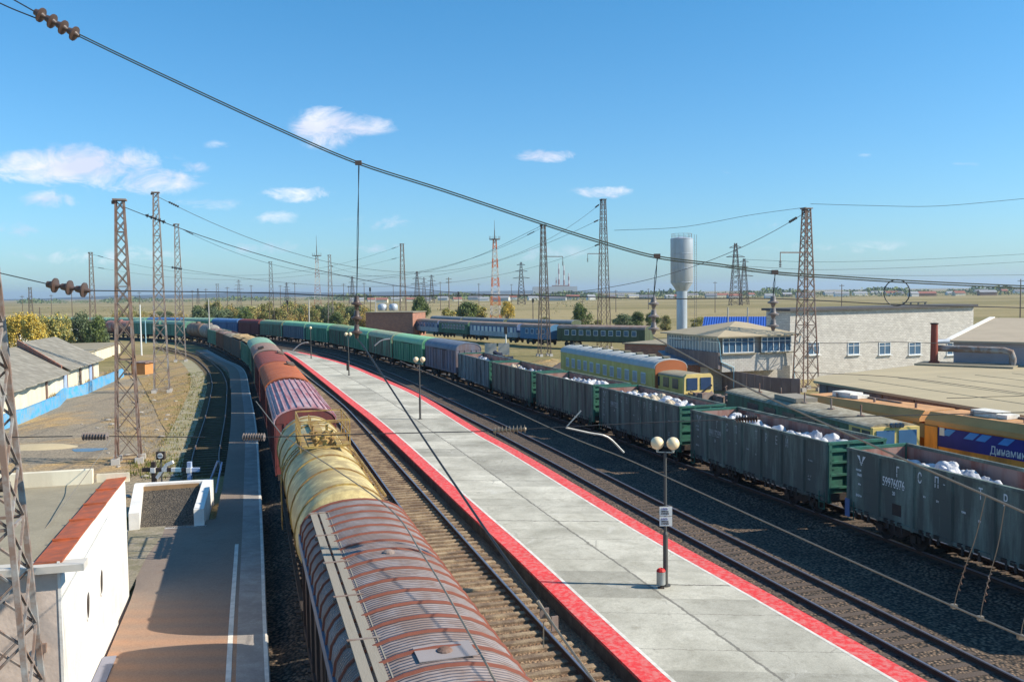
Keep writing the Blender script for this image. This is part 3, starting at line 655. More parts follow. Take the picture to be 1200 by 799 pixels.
def boxcar(L, label, side, roof, near=True, ribs='none', W_=2.95, he=3.75, ht=4.55, group=None, trim=None, walk=False, ribm=None, cat='boxcar', hatch=0, door=None, stripe=None, walkm=None):
    t = thing('boxcar', label, cat, group=group); h0 = 1.2
    b = MB(); b.box((0, 0, (h0+he)/2), (L, W_-.1, he-h0), 0)
    sp = L/11
    for sg in (-1, 1):
        for i in range(12):
            x = -L/2+sp*i; x = max(-L/2+.06, min(L/2-.06, x))
            if abs(x) < 1.6: continue
            b.box((x, sg*(W_/2-.02), (h0+he)/2), (.1, .07, he-h0), 0)
        b.box((0, sg*(W_/2-.03), h0+.02), (L, .08, .16), 0); b.box((0, sg*(W_/2-.03), he-.06), (L, .08, .12), 0)
    for s in (-1, 1):
        for y in (-1, -.4, .4, 1): b.box((s*(L/2+.02), y, (h0+he)/2), (.06, .1, he-h0), 0)
        b.prism(roofprof(W_-.12, he, ht-.06), s*L/2-.02, s*L/2+.02, 0)
    b.build('body', side, t)
    for sg in (-1, 1):
        d = MB(); d.box((0, sg*(W_/2-.0), (h0+he)/2), (2.5, .06, he-h0-.25), 0)
        for x in (-1.1, -.4, .4, 1.1): d.box((x, sg*(W_/2+.03), (h0+he)/2), (.12, .05, he-h0-.3), 0)
        d.build('door', door or side, t)
        if near:
            rl = MB(); rl.bar((-2.6, sg*(W_/2+.04), he-.1), (2.6, sg*(W_/2+.04), he-.1), .07); rl.build('door_rail', m_black, t)
    if stripe:
        for sg in (-1, 1):
            d = MB(); d.box((-L/2+.14, sg*(W_/2+.02), (h0+he)/2), (.3, .05, he-h0), 0); d.build('end_strip', stripe, t)
    r = MB(); pr = roofprof(W_, he, ht, 14, .04)
    n = len(pr); inner = [(y*.97, z-.07) for y, z in pr]
    r.add([(-L/2-.05, y, z) for y, z in pr]+[(L/2+.05, y, z) for y, z in pr], [(k, k+1, n+k+1, n+k) for k in range(n-1)])
    r.add([(-L/2-.05, y, z) for y, z in inner]+[(L/2+.05, y, z) for y, z in inner], [(k, k+1, n+k+1, n+k) for k in range(n-1)])
    for x in (-L/2-.05, L/2+.05):
        r.add([(x, y, z) for y, z in pr]+[(x, y, z) for y, z in inner], [(k, k+1, n+k+1, n+k) for k in range(n-1)])
    ro = r.build('roof', roof, t, smooth=True)
    if ribs == 'cross':
        rb = MB(); nr = int(L/.71); o2 = []
        for k in range(n):
            p0, p1 = Vector(pr[max(0, k-1)]), Vector(pr[min(n-1, k+1)]); d_ = (p1-p0).normalized(); o2.append((pr[k][0]-d_.y*.04, pr[k][1]+d_.x*.04))
        for i in range(nr+1):
            x = -L/2+.15+(L-.3)*i/nr
            rb.add([(x-.04, y, z+.003) for y, z in pr]+[(x-.02, y, z) for y, z in o2]+[(x+.02, y, z) for y, z in o2]+[(x+.04, y, z+.003) for y, z in pr],
                   [(j*n+k, j*n+k+1, (j+1)*n+k+1, (j+1)*n+k) for j in range(3) for k in range(n-1)])
        rb.build('roof_rib', ribm, ro)
    if ribs == 'long':
        rb = MB()
        for k in range(1, n-1):
            y, z = pr[k]; rb.box((0, y, z+.02), (L, .06, .06))
        rb.build('roof_rib', ribm or roof, ro)
    if ribs == 'sparse':
        rb = MB(); o2 = [(y*1.01, z+.03) for y, z in pr]
        for i in range(9):
            x = -L/2+.05+(L-.1)*i/8
            rb.add([(x-.05, y, z+.003) for y, z in pr]+[(x, y, z) for y, z in o2]+[(x+.05, y, z+.003) for y, z in pr], [(j*n+k, j*n+k+1, (j+1)*n+k+1, (j+1)*n+k) for j in range(2) for k in range(n-1)])
        rb.build('roof_rib', ribm or roof, ro)
    if walk:
        wy = walk if isinstance(walk, float) else 0.25
        for k in range(3):
            pl = MB()
            pl.box((0, wy+(k-1)*.22, ht+.1-abs(wy)*.25), (L-1.5, .165, .04)); pl.build('walkway_plank', walkm or m_wood, t)
        for i in range(8):
            br = MB(); x = -(L-1.8)/2+(L-1.8)*i/7; br.box((x, wy, ht+.045-abs(wy)*.25), (.07, .72, .06)); br.box((x, wy, ht+.128-abs(wy)*.25), (.05, .7, .015))
            br.build('walkway_bracket', m_mast_rust, t)
    for hx, hy in ([] if not hatch else hatch):
        hb = MB(); hb.box((hx, hy, ht+.13-hy*hy*.16), (1.9, .6, .14), 0, M=Matrix.Rotation(-hy*.45, 3, 'X'))
        for q in (-.18, 0, .18): hb.box((hx, hy+q, ht+.22-(hy+q)**2*.16), (1.9, .12, .03), 0)
        hb.build('hatch', m_black if trim == 'dark' else m_mast_brown, t)
    under(t, L, near)
    return t
def on_path(t, p, s_mid, L):
    a = p.pt(s_mid-L/2+2.5); c = p.pt(s_mid+L/2-2.5); d = c-a; m = (a+c)/2
    t.location = (m.x, m.y, 0); t.rotation_euler = (0, 0, atan2(d.y, d.x)); return t
def span(t_fn, p, Y0, Y1, *a, **k):
    s0, s1 = p.sY(Y0), p.sY(Y1); L = s1-s0; r = t_fn(L, *a, **k); t = r[0] if isinstance(r, tuple) else r
    on_path(t, p, (s0+s1)/2, L); return r, L
# ---- left train
rf_near = corr(mat('roof_grey_lilac', (.33, .285, .28), .72, 0, .14, .7, 0, 20, (.23, .165, .14), .5, 1.8), 0, .103, .022)
rib_red = mat('roof_rib_rust_red', (.22, .075, .05), .7, 0, .15, 2)
side_brown = mat('wagon_side_brown', (.14, .08, .06), .75, 0, .2, 1, 0, 20, (.07, .05, .045), .5, 1.5, True)
t1, L1 = span(boxcar, pA, 7.5, 24.2, 'boxcar with grey ribbed roof and long plank walkway nearest the camera', side_brown, rf_near, True, 'cross', 2.8, 3.75, 4.6, 'covered wagons of the left goods train', None, .92, rib_red)
g = MB(); L = L1
g.box((0, 1.42, 3.62), (L, .14, .3)); g.build('eaves_plate', mat('eaves_blue_grey', (.17, .19, .25), .5, .2, .12, 2), t1)
for x in (-3.2, 2.4):
    v = MB(); v.lathe([(.13, 0), (.12, .04), (.07, .07), (.02, .08)], c=(x+.9, -.1, 4.59), n=12); v.build('roof_vent', m_mast_rust, t1)
pth = MB(); pth.box((-2.3, -.1, 4.605), (.6, .9, .012)); pth.build('roof_patch', mat('roof_patch_pale', (.31, .275, .27), .6, 0, .1, 1), t1)
# tank car
m_ty = mat('tank_yellow', (.72, .58, .27), .5, 0, .12, .7, 0, 20, (.38, .29, .14), .6, 1.3)
m_ty2 = mat('tank_fittings_yellow', (.45, .32, .10), .6, 0, .15, 2, 0, 20, (.22, .12, .06), .5, 3)
def tankcar(L, label, m, near, r=1.5, group=None, fm=None, zc=2.8):
    t = thing('tank_wagon', label, 'tank wagon', group=group); fm = fm or m
    b = MB(); h = L/2-.15; prof = [(.02, -h)]+[(r*sin(a*pi/16), -h+.55-.55*cos(a*pi/16)) for a in range(1, 9)]+[(r*sin(a*pi/16), h-.55+.55*cos(a*pi/16)) for a in range(8, 0, -1)]+[(.02, h)]
    b.lathe(prof, c=(0, 0, zc), n=40, M=Matrix.Rotation(pi/2, 3, 'Y')); tk = b.build('barrel', m, t, smooth=True)
    nb = 7 if near else 4
    for i in range(nb):
        bd = MB(); x = -h+1.3+(2*h-2.6)*i/(nb-1)
        bd.lathe([(r+.0, x-.05), (r+.045, x-.05), (r+.045, x+.05), (r, x+.05)], c=(0, 0, zc), n=40, M=Matrix.Rotation(pi/2, 3, 'Y'))
        bd.build('band', fm if near else m, tk, smooth=False)
    return t, r, zc
(tt, rr, zc), L = span(lambda L, *a: tankcar(L, *a), pA, 25.5, 43.3, 'yellow pressure tank wagon with railed valve platform on top, in the left goods train', m_ty, True, 1.46, None, m_ty2, 2.95)
under(tt, L, True)
top = zc+rr
pf = MB()
for x in (-1.2, 1.9):
    pf.box((x, 0, top+.08), (.08, 1.7, .06))
for y in (-.75, -.5, .5, .75): pf.box((.35, y, top+.13), (3.2, .2, .03))
for y in (-.85, .85): pf.bar((-1.2, y, top+.1), (1.9, y, top+.1), .06)
pf.build('valve_platform', m_ty2, tt)
rl = MB()
for x in (-1.2, -.2, .9, 1.9):
    for y in (-.9, .9): rl.bar((x, y, top-.1), (x, y, top+1.05), .05)
for z in (.55, 1.05):
    for y in (-.9, .9): rl.bar((-1.2, y, top+z), (1.9, y, top+z), .045)
    for x in (-1.2, 1.9): rl.bar((x, -.9, top+z), (x, .9, top+z), .045)
rl.build('railing', m_ty2, tt)
dm = MB(); dm.lathe([(.38, 0), (.38, .3), (.42, .3), (.42, .36), (.1, .42)], c=(.3, 0, top-.05), n=16)
for dx, dy in ((-.5, .3), (-.5, -.3), (1.1, .3), (1.2, -.25), (-.9, 0)):
    dm.lathe([(.09, 0), (.09, .3), (.14, .3), (.14, .36), (.05, .4), (.05, .6), (.12, .62), (.02, .64)], c=(dx, dy, top-.05), n=10)
dm.build('valve', m_ty2, tt)
for sg in (-1, 1):
    ld = MB()
    for x in (.1, .6):
        ld.tube([(x, sg*(rr+.12)*sin(a), zc+(rr+.12)*cos(a)) for a in [k*.16 for k in range(3, 11)]]+[(x, sg*(rr+.12), 1.2)], .025, 5)
    for k in range(3, 13):
        a = k*.14; ld.bar((.1, sg*(rr+.12)*sin(a), zc+(rr+.12)*cos(a)), (.6, sg*(rr+.12)*sin(a), zc+(rr+.12)*cos(a)), .03)
    ld.build('ladder', m_ty2, tt)
pp = MB()                                  # long slanting pipe and cradle straps
pp.tube([(5.5, -1.3, zc+.95), (2, -1.2, zc+1.05), (-4, -1.25, zc+1.0), (-7, -1.35, zc+.85)], .05, 6, 0)
for x in (-6, 6): pp.box((x, 0, 1.5), (.5, 2.3, .5))
pp.build('pipe', m_ty2, tt)
lt = MB(); lt.box((4.3, 0, top+.05), (3.2, .45, .05))
for x in (3, 4, 5): lt.bar((x, .2, top), (x, .2, top+.5), .05)
lt.build('walkway', m_ty2, tt)

m_mar = mat('roof_maroon', (.36, .11, .12), .5, .05, .12, .6, 0, 20, (.55, .42, .44), .45, 1.4, sq=(.25, 1, 1))
m_mars = mat('side_maroon', (.2, .05, .045), .7, 0, .15, 1, 0, 20, (.1, .05, .05), .5, 1.5, True)
m_orr = mat('roof_rust_orange', (.42, .13, .06), .8, 0, .12, .7, .1, 14, (.3, .085, .045), .4, 1)
m_drr = mat('roof_dark_red', (.28, .08, .065), .8, 0, .15, .7, .1, 14, (.18, .07, .055), .4, 1)
m_bgr = mat('roof_brown_grey', (.24, .19, .17), .8, 0, .15, .7, 0, 14, (.3, .16, .12), .4, 1)
m_teal = mat('wagon_teal', (.11, .26, .18), .65, 0, .15, .8, 0, 20, (.05, .12, .1), .45, 1.4, True)
m_tealr = mat('roof_teal', (.18, .34, .24), .6, 0, .15, .8, 0, 20, (.26, .36, .3), .45, 1.4)
GA = 'covered wagons of the left goods train'
span(boxcar, pA, 44.9, 59.6, 'maroon boxcar with pale scuffed lengthwise roof ribs behind the yellow tank wagon', m_mars, m_mar, True, 'long', 3.0, 3.75, 4.55, GA, None, False, m_mar)
t, L = span(boxcar, pA, 61.1, 75.1, 'boxcar with plain rust orange roof and slatted hatch', m_mars, m_orr, True, 'sparse', 3.0, 3.75, 4.6, GA, None, False, None, 'boxcar', [(4.8, -.85)])
t, L = span(boxcar, pA, 76.7, 90.6, 'boxcar with dark red roof and small hatch behind the orange roof', m_mars, m_drr, True, 'sparse', 3.0, 3.75, 4.55, GA, None, False, None, 'boxcar', [(4.5, -.9)])
t, L = span(boxcar, pA, 92.3, 105.9, 'boxcar with grey brown roof and black open hatch', mat('side_darkgreen', (.05, .08, .075), .7), m_bgr, False, 'sparse', 3.0, 3.75, 4.6, GA, 'dark', False, None, 'boxcar', [(-4, .7)])
t, L = span(boxcar, pA, 107.5, 120.2, 'boxcar with faded teal roof, first of the green ones on the left', m_teal, m_tealr, False, 'sparse', 3.0, 3.75, 4.6, GA)
m_chip = mat('wood_chips', (.50, .34, .17), .95, 0, .15, 1.5, .6, 8, fine=.3)
m_gr1 = mat('gondola_dark_grey', (.07, .085, .085), .75, 0, .2, 1, 0, 20, (.13, .1, .08), .5, 1.5, True)
m_br1 = mat('gondola_brown', (.2, .1, .07), .8, 0, .2, 1, 0, 20, (.1, .07, .05), .5, 1.5, True)
GL = 'open wagons of the left goods train'
Y = 121.5; s = pA.sY(121.5)
tail = [('g', m_teal, m_chip, 3.75, 'teal gondola heaped with tan sawn timber chips behind the boxcars'), ('g', m_gr1, m_chip, 3.7, 'dark gondola heaped with tan chips, second open wagon on the left train'),
        ('g', m_gr1, m_felt, 3.3, 'dark grey gondola with dull load halfway round the left curve'), ('g', m_br1, m_bgr, 3.2, 'rusty brown gondola on the left curve'),
        ('g', m_teal, m_bgr, 3.3, 'last green gondola before the grey tank wagons'),
        ('t', mat('tank_grey', (.33, .31, .28), .6, 0, .15, 1, 0, 20, (.17, .14, .12), .5, 2, True), 'pale grey tank wagon at the far end of the left train'),
        ('t', mat('tank_brown', (.3, .2, .14), .6, 0, .15, 1, 0, 20, (.15, .1, .08), .5, 2, True), 'brown stained tank wagon beyond the grey one'),
        ('b', m_teal, m_tealr, 'small distant green boxcar on the left train'), ('b', m_teal, m_tealr, 'green boxcar farther round the left curve'),
        ('t', mat('tank_red', (.3, .09, .07), .6, 0, .15, 1, 0, 20, (.4, .35, .3), .4, 2, True), 'dark red tank wagon with pale top on the far left curve'),
        ('t', m_gr1, 'black tank wagon at the very far left of the train')]
for e in tail:
    L = 12.6 if e[0] != 't' else 11
    if e[0] == 'g': t = gondola(L, e[4], False, e[1], group=GL, fill=(e[2], e[3]), inner=m_gin, end=e[1])[0]
    elif e[0] == 't':
        t, _, _ = tankcar(L, e[2], e[1], False, 1.5, 'tank wagons far round the left curve', None, 2.75); under(t, L, False)
        d = MB(); d.lathe([(.5, 0), (.5, .35), (.1, .42)], c=(0, 0, 4.15), n=12); d.build('dome', e[1], t)
    else: t = boxcar(L+1, e[3], e[1], e[2], False, group=GA)
    on_path(t, pA, s+L/2, L); s += L+1.2 + (1 if e[0] == 'b' else 0)
# ---- right train: gondolas
m_g6 = mat('gondola_blue_grey', (.2, .27, .28), .65, 0, .15, .8, 0, 20, (.05, .06, .06), .5, 1.5, True)
gs = [(10.8, 22.6, m_gond, 'gondola wagon nearest the camera, beyond the right edge', 6),
      (25.2, 37.9, m_gond, 'dark green gondola marked 59976076, nearest in view', 7),
      (39.2, 50.6, m_gond, 'dark green gondola with faded repainted letters, second in view', 7),
      (52.0, 63.4, m_gond, 'dark green gondola behind the two globe lamp, third in view', 7),
      (64.6, 75.2, m_gond2, 'green grey gondola with white patches, fourth in view', 8),
      (76.4, 87.2, m_gond2, 'olive grey gondola with weathered sides, fifth in view', 8),
      (88.4, 100.5, m_g6, 'blue grey gondola coupled to the dark roofed boxcar', 8)]
gobs = []
for k, (a, c, m, lb, nr) in enumerate(gs):
    (t, y, h0), L = span(gondola, pE, a, c, lb, k < 6, m, None, None, nr)
    gobs.append((t, L))
    if k == 1: letter_gondola(t, y, L, '59976076', 'ГСП-ТРЕЙД', True)
    if k in (2, 3): letter_gondola(t, y, L, '59117239' if k == 2 else '59917232', 'ГСП-ТРЕЙД', False)
    if k == 1:
        p = MB(); sp = L/7; p.box((L/2-sp-1.0, y+.002, 1.5), (.5, .004, .45)); p.build('stencil_panel', m_black, t)
        bl = MB(); bl.box((L/2-.12, y+.12, 1.0), (.28, .03, .75)); bl.build('end_plate', mat('plate_blue', (.12, .17, .33), .6), t)
# sacks
def sackmesh(seed, m):
    from mathutils import noise as nz
    rnd = random.Random(seed); b = MB(); n = 22; off = Vector((seed*7.3, seed*3.1, 0))
    rows = [(.02, 0), (.36, .02), (.47, .14), (.5, .4), (.5, .62), (.49, .8), (.46, .92), (.4, 1.0), (.31, 1.05), (.2, 1.08), (.1, 1.1), (.02, 1.09)]
    vs = []
    for i, (r, z) in enumerate(rows):
        for k in range(n):
            a = 2*pi*k/n; q = r/max(abs(cos(a)), abs(sin(a)))**.5; p = Vector((q*cos(a), q*sin(a), z))
            d = nz.noise(p*2.3+off)*.15+nz.noise(p*5.5+off)*.13+nz.noise(p*11+off)*.08
            s_ = min(1.07, 1+d*1.5*(1 if i else 0)); zz = z*(1+.08*nz.noise(Vector((p.x, p.y, 0))*1.6+off*2)) + (.05*nz.noise(p*5+off) if z > .75 else 0)
            vs.append((p.x*s_, p.y*s_, zz))
    fs = [(i*n+k, i*n+(k+1) % n, (i+1)*n+(k+1) % n, (i+1)*n+k) for i in range(len(rows)-1) for k in range(n)]+[tuple(range(n-1, -1, -1)), tuple(range(len(vs)-n, len(vs)))]
    b.add(vs, fs); o = b.build('sack', m, smooth=True); me = o.data; bpy.data.objects.remove(o); return me
SM = [sackmesh(i, m_sack[0]) for i in range(5)]+[sackmesh(9, m_sack[1]), sackmesh(10, m_sack[2])]
names = [None, 'nearest gondola marked 59976076', 'second gondola in view', 'third gondola in view', 'fourth gondola in view', 'fifth gondola in view', 'sixth gondola in view']
fillz = [0, 1.85, 1.86, 1.75, 1.62, 1.8, 1.7]
for k in range(1, 7):
    t, L = gobs[k]; rz = t.rotation_euler.z; nx = int((L-.5)/1.0)
    for i in range(nx):
        for j in range(3):
            if k >= 5 and j == 2 and i % 3: pass
            x = -L/2+.82+(L-1.64)*i/(nx-1)+random.uniform(-.08, .08); y = (j-1)*.80+random.uniform(-.04, .04)
            if k == 1: hz = fillz[k]*(1.0+.09*sin(i*.9+j))
            elif k == 3: hz = fillz[k]*(1.0+.25*max(0, sin(pi*(i/nx))))*(0.9 if i < 2 else 1)
            elif k == 4: hz = fillz[k]*(.9+.45*max(0, sin(pi*(i/nx)*1.2)))
            else: hz = fillz[k]*(1.0+.06*sin(i*.8+j))
            hz = min(hz*random.uniform(.92, 1.08)+(.3 if k == 1 else .38), 2.5)
            w = random.random(); me = SM[5] if w < .22 else (SM[6] if w < .32 else SM[random.randrange(5)])
            o = bpy.data.objects.new('sack', me); COL.objects.link(o)
            wx = cos(rz)*x-sin(rz)*y; wy = sin(rz)*x+cos(rz)*y
            o.location = (t.location.x+wx, t.location.y+wy, 1.02); s_ = random.uniform(.88, 1.0)
            o.scale = (s_*1.08, s_*.80, hz/1.16); o.rotation_euler = (random.uniform(-.03, .03), random.uniform(-.08, .08), rz+random.uniform(-.12, .12)+(pi if random.random() < .5 else 0))
            colr = 'grey' if me == SM[5] else ('cream' if me == SM[6] else 'white')
            tag(o, 'bulging %s bulk sack packed inside the %s' % (colr, names[k]), 'sack', '%s sacks in the %s' % (colr, names[k]))
# ---- right train: boxcars
m_dbr = mat('roof_dull_blue', (.17, .21, .27), .55, .1, .15, .8, 0, 20, (.12, .13, .17), .4, 1.4)
m_dbs = mat('side_dull_blue', (.18, .19, .25), .65, 0, .15, .8, 0, 20, (.17, .12, .11), .5, 1.6, True)
m_gbr = mat('roof_bright_green', (.22, .46, .24), .55, 0, .12, .7, 0, 20, (.26, .5, .36), .4, 1.2)
m_gbs = mat('side_bright_green', (.075, .30, .16), .6, 0, .12, .7, 0, 20, (.04, .15, .11), .45, 1.5, True)
m_gst = mat('end_strip_green', (.22, .5, .3), .6)
m_brs = mat('side_red_brown', (.17, .05, .05), .7, 0, .15, 1)
m_bls = mat('side_blue', (.06, .13, .28), .6, 0, .15, 1)
m_blr = mat('roof_blue_far', (.1, .2, .38), .6, 0, .15, 1)
m_grg = mat('side_grey_blue', (.1, .14, .18), .6, 0, .15, 1)
GB = 'boxcars of the right goods train'
m_gb2 = mat('side_faded_green', (.14, .32, .21), .65, 0, .15, .8, 0, 20, (.14, .13, .09), .6, 1.5, True); m_gr2 = mat('roof_faded_green', (.30, .46, .30), .65, 0, .15, .8, 0, 20, (.3, .27, .2), .5, 1.4)
m_gb3 = mat('side_deep_green', (.05, .22, .12), .65, 0, .15, .8, 0, 20, (.1, .1, .07), .6, 1.5, True); m_gr3 = mat('roof_deep_green', (.17, .38, .21), .65, 0, .15, .8, 0, 20, (.26, .22, .16), .5, 1.4)
s = pE.sY(101.6)
bx = [(12.4, 'dark blue grey boxcar with ribbed roof next to the open gondolas', m_dbs, m_dbr, None),
      (14.4, 'bright green boxcar, the nearest green one to the blue grey boxcar', m_gbs, m_gbr, m_gst), (14.8, 'faded green boxcar, second green one in the row', m_gb2, m_gr2, m_gst),
      (14.6, 'bright green boxcar, third green one in the row', m_gbs, m_gbr, m_gst), (14.6, 'deep green boxcar, fourth green one in the row', m_gb3, m_gr3, m_gst),
      (14.6, 'bright green boxcar, fifth green one in the row', m_gbs, m_gbr, m_gst), (14.6, 'grey blue boxcar among the green ones', m_grg, m_gbr, m_gst),
      (14.0, 'green boxcar just before the maroon one', m_gb2, m_gr3, m_gst), (12, 'maroon boxcar between blue and green ones in the distance', m_brs, m_brs, None),
      (14, 'blue roofed boxcar in the distance', m_bls, m_blr, None), (14, 'far green boxcar beyond the blue roof', m_gbs, m_tealr, None),
      (14, 'far blue boxcar near the left bend', m_bls, m_blr, None), (14, 'green boxcar on the left bend', m_gbs, m_tealr, None), (14, 'dull green boxcar at the far left end', m_teal, m_tealr, None), (14, 'last green boxcar at the far left end', m_teal, m_tealr, None)]
for i, (L, lb, sm, rm, st) in enumerate(bx):
    t = boxcar(L, lb, sm, rm, i < 4, 'sparse', 3.0, 3.7, 4.55, group=GB, stripe=st)
    on_path(t, pE, s+L/2, L); s += L+1.0

# ---------------------------------------------------------------- passenger coaches
def coach(L, label, low, high, roof, W_=3.0, nwin=9, wm=None, near=False, group=None, vents=0, endm=None, he=3.35, ht=4.05, name='passenger_coach', band=None):
    t = thing(name, label, 'passenger coach', group=group)
    b = MB(); b.box((0, 0, (1.15+2.15)/2), (L, W_, 1.0), 0); b.box((0, 0, (2.15+he)/2), (L, W_-.01, he-2.15), 1)
    b.prism(roofprof(W_-.04, he, ht-.04, 10), -L/2+.01, L/2-.01, 2)
    b.build('body', [low, high, endm or high], t)
    if band:
        q = MB()
        for sg in (-1, 1): q.box((0, sg*(W_/2+.005), 3.05), (L-.2, .012, .12))
        q.build('stripe', band, t)
    r = MB(); pr = roofprof(W_, he, ht, 12, .03); n = len(pr); inn = [(y*.97, z-.05) for y, z in pr]
    for P_ in (pr, inn): r.add([(-L/2-.02, y, z) for y, z in P_]+[(L/2+.02, y, z) for y, z in P_], [(k, k+1, n+k+1, n+k) for k in range(n-1)])
    for x in (-L/2-.02, L/2+.02): r.add([(x, y, z) for y, z in pr]+[(x, y, z) for y, z in inn], [(k, k+1, n+k+1, n+k) for k in range(n-1)])
    ro = r.build('roof', roof, t, smooth=True)
    if vents:
        for i in range(vents):
            x = -L/2+1+(L-2)*i/(vents-1); v = MB(); v.box((x, .0, ht+.06), (.4, .5, .16)); v.box((x, 0, ht+.16), (.55, .65, .04)); v.build('roof_vent', m_felt, ro)
        rr_ = MB(); 
        for i in range(vents*2): 
            x = -L/2+.5+(L-1)*i/(vents*2-1)
            o2 = [(y*1.004, z+.03) for y, z in pr]
            rr_.add([(x-.03, y, z+.002) for y, z in pr]+[(x, y, z) for y, z in o2]+[(x+.03, y, z+.002) for y, z in pr], [(j*n+k, j*n+k+1, (j+1)*n+k+1, (j+1)*n+k) for j in range(2) for k in range(n-1)])
        rr_.build('roof_rib', roof, ro)
    proto = None; sp = (L-2.8)/nwin
    for sg in (1, -1):
        for i in range(nwin):
            x = -L/2+1.4+sp*(i+.5)
            if proto is None:
                f = MB(); f.box((0, 0, 0), (.95, .05, .98)); proto = f.build('window', m_frame, t)
                g_ = MB(); g_.box((0, .03, 0), (.8, .02, .82)); gp = g_.build('pane', wm or m_glassb, proto); o = proto
            else:
                o = proto.copy(); COL.objects.link(o); o.parent = t
                g2 = gp.copy(); COL.objects.link(g2); g2.parent = o
            o.location = (x, sg*(W_/2), 2.62); o.rotation_euler = (0, 0, 0 if sg > 0 else pi)
    for sg in (-1, 1):
        for x in (-L/2+.75, L/2-.75):
            d = MB(); d.box((x, sg*(W_/2+.0), 2.2), (.75, .06, 1.95)); d.build('door', low, t)
    under(t, L, near)
    return t
m_cb = mat('coach_blue', (.09, .14, .27), .5, 0, .1, 1); m_cw = mat('coach_pale_grey', (.42, .46, .5), .6, 0, .1, 1, 0, 20, (.25, .27, .3), .4, 1.5, True)
m_cg = mat('coach_green', (.07, .17, .11), .6, 0, .12, 1, 0, 20, (.04, .1, .07), .5, 1.5, True); m_cdg = mat('coach_dull_green', (.1, .13, .08), .7, 0, .15, 1, 0, 20, (.07, .08, .05), .5, 1.5, True)
m_croof = mat('coach_roof_brown', (.28, .19, .15), .8, 0, .15, 1, 0, 20, (.35, .3, .27), .4, 1.2); m_crg = mat('coach_roof_grey', (.22, .24, .25), .7, 0, .15, 1)
m_cbb = mat('coach_bright_blue', (.07, .18, .32), .5, 0, .1, 1)
m_cy = mat('coach_yellow', (.68, .54, .18), .65, 0, .1, .8, 0, 20, (.5, .38, .12), .4, 1.2, True); m_cyr = mat('coach_roof_bluegrey', (.42, .44, .44), .6, .1, .1, .6, 0, 20, (.38, .38, .36), .4, .8)
m_cend = mat('coach_end_orange', (.42, .14, .06), .7, 0, .12, 1)
a, c = G(657, 412, 3.6), G(767, 432, 3.6); d = (c-a).normalized(); nrm = Vector((-d.y, d.x, 0)); nrm = nrm if nrm.x > 0 else -nrm
mid = (a+c)/2+nrm*1.5; t = coach((c-a).length, 'yellow coach with blue grey roof and row of roof vents beside the control building', m_cy, m_cy, m_cyr, nwin=12, wm=mat('curtained_glass', (.35, .4, .42), .3), near=True, vents=9, endm=m_cend, he=3.6, ht=4.35)
t.location = (mid.x, mid.y, 0); t.rotation_euler = (0, 0, atan2(-d.y, -d.x))
ce = MB(); L = (c-a).length; ce.box((-L/2-.03, 0, 2.4), (.05, 2.9, 2.45)); ce.prism(roofprof(2.9, 3.6, 4.3), -L/2-.05, -L/2-.0); ce.build('end_panel', m_cend, t)
row = Path([(42, 148), (22, 160), (8.8, 171), (2.1, 181), (-8.4, 198), (-24, 227), (-44, 262)])
GC = 'coaches parked beyond the goods train'
for Y0, Y1, lb, lo_, hi_, wn in [(158.6, 170.3, 'dull green coach in the parked row left of the low brick building', m_cdg, m_cdg, 10), (171.2, 179.5, 'bright blue coach end standing in the parked row', m_cbb, m_cbb, 4),
        (180.6, 197.0, 'blue coach with pale lower half in the parked row', m_cw, m_cb, 10), (197.8, 211.5, 'dark green coach with brown roof in the parked row', m_cg, m_cg, 8),
        (212.3, 227.5, 'far blue and white coach beside the distant brick building', m_cw, m_cb, 8)]:
    s0, s1 = row.sY(Y0), row.sY(Y1)
    t = coach(s1-s0, lb, lo_, hi_, m_croof, nwin=wn, wm=m_frame if Y0 == 180.6 else m_glassb, group=GC); on_path(t, row, (s0+s1)/2, s1-s0)
row2 = Path([(40, 175), (14, 196), (-2, 215), (-16, 240), (-30, 268)])
for Y0, Y1, lb in [(196, 212, 'grey roofed coach in the rear row right of the radio mast'), (213, 231, 'grey roofed coach in the rear row, middle one'), (232, 250, 'grey roofed coach in the rear row, farthest one')]:
    s0, s1 = row2.sY(Y0), row2.sY(Y1)
    t = coach(s1-s0, lb, m_cg, m_cdg, m_crg, nwin=8, group='coaches in the rear row'); on_path(t, row2, (s0+s1)/2, s1-s0)

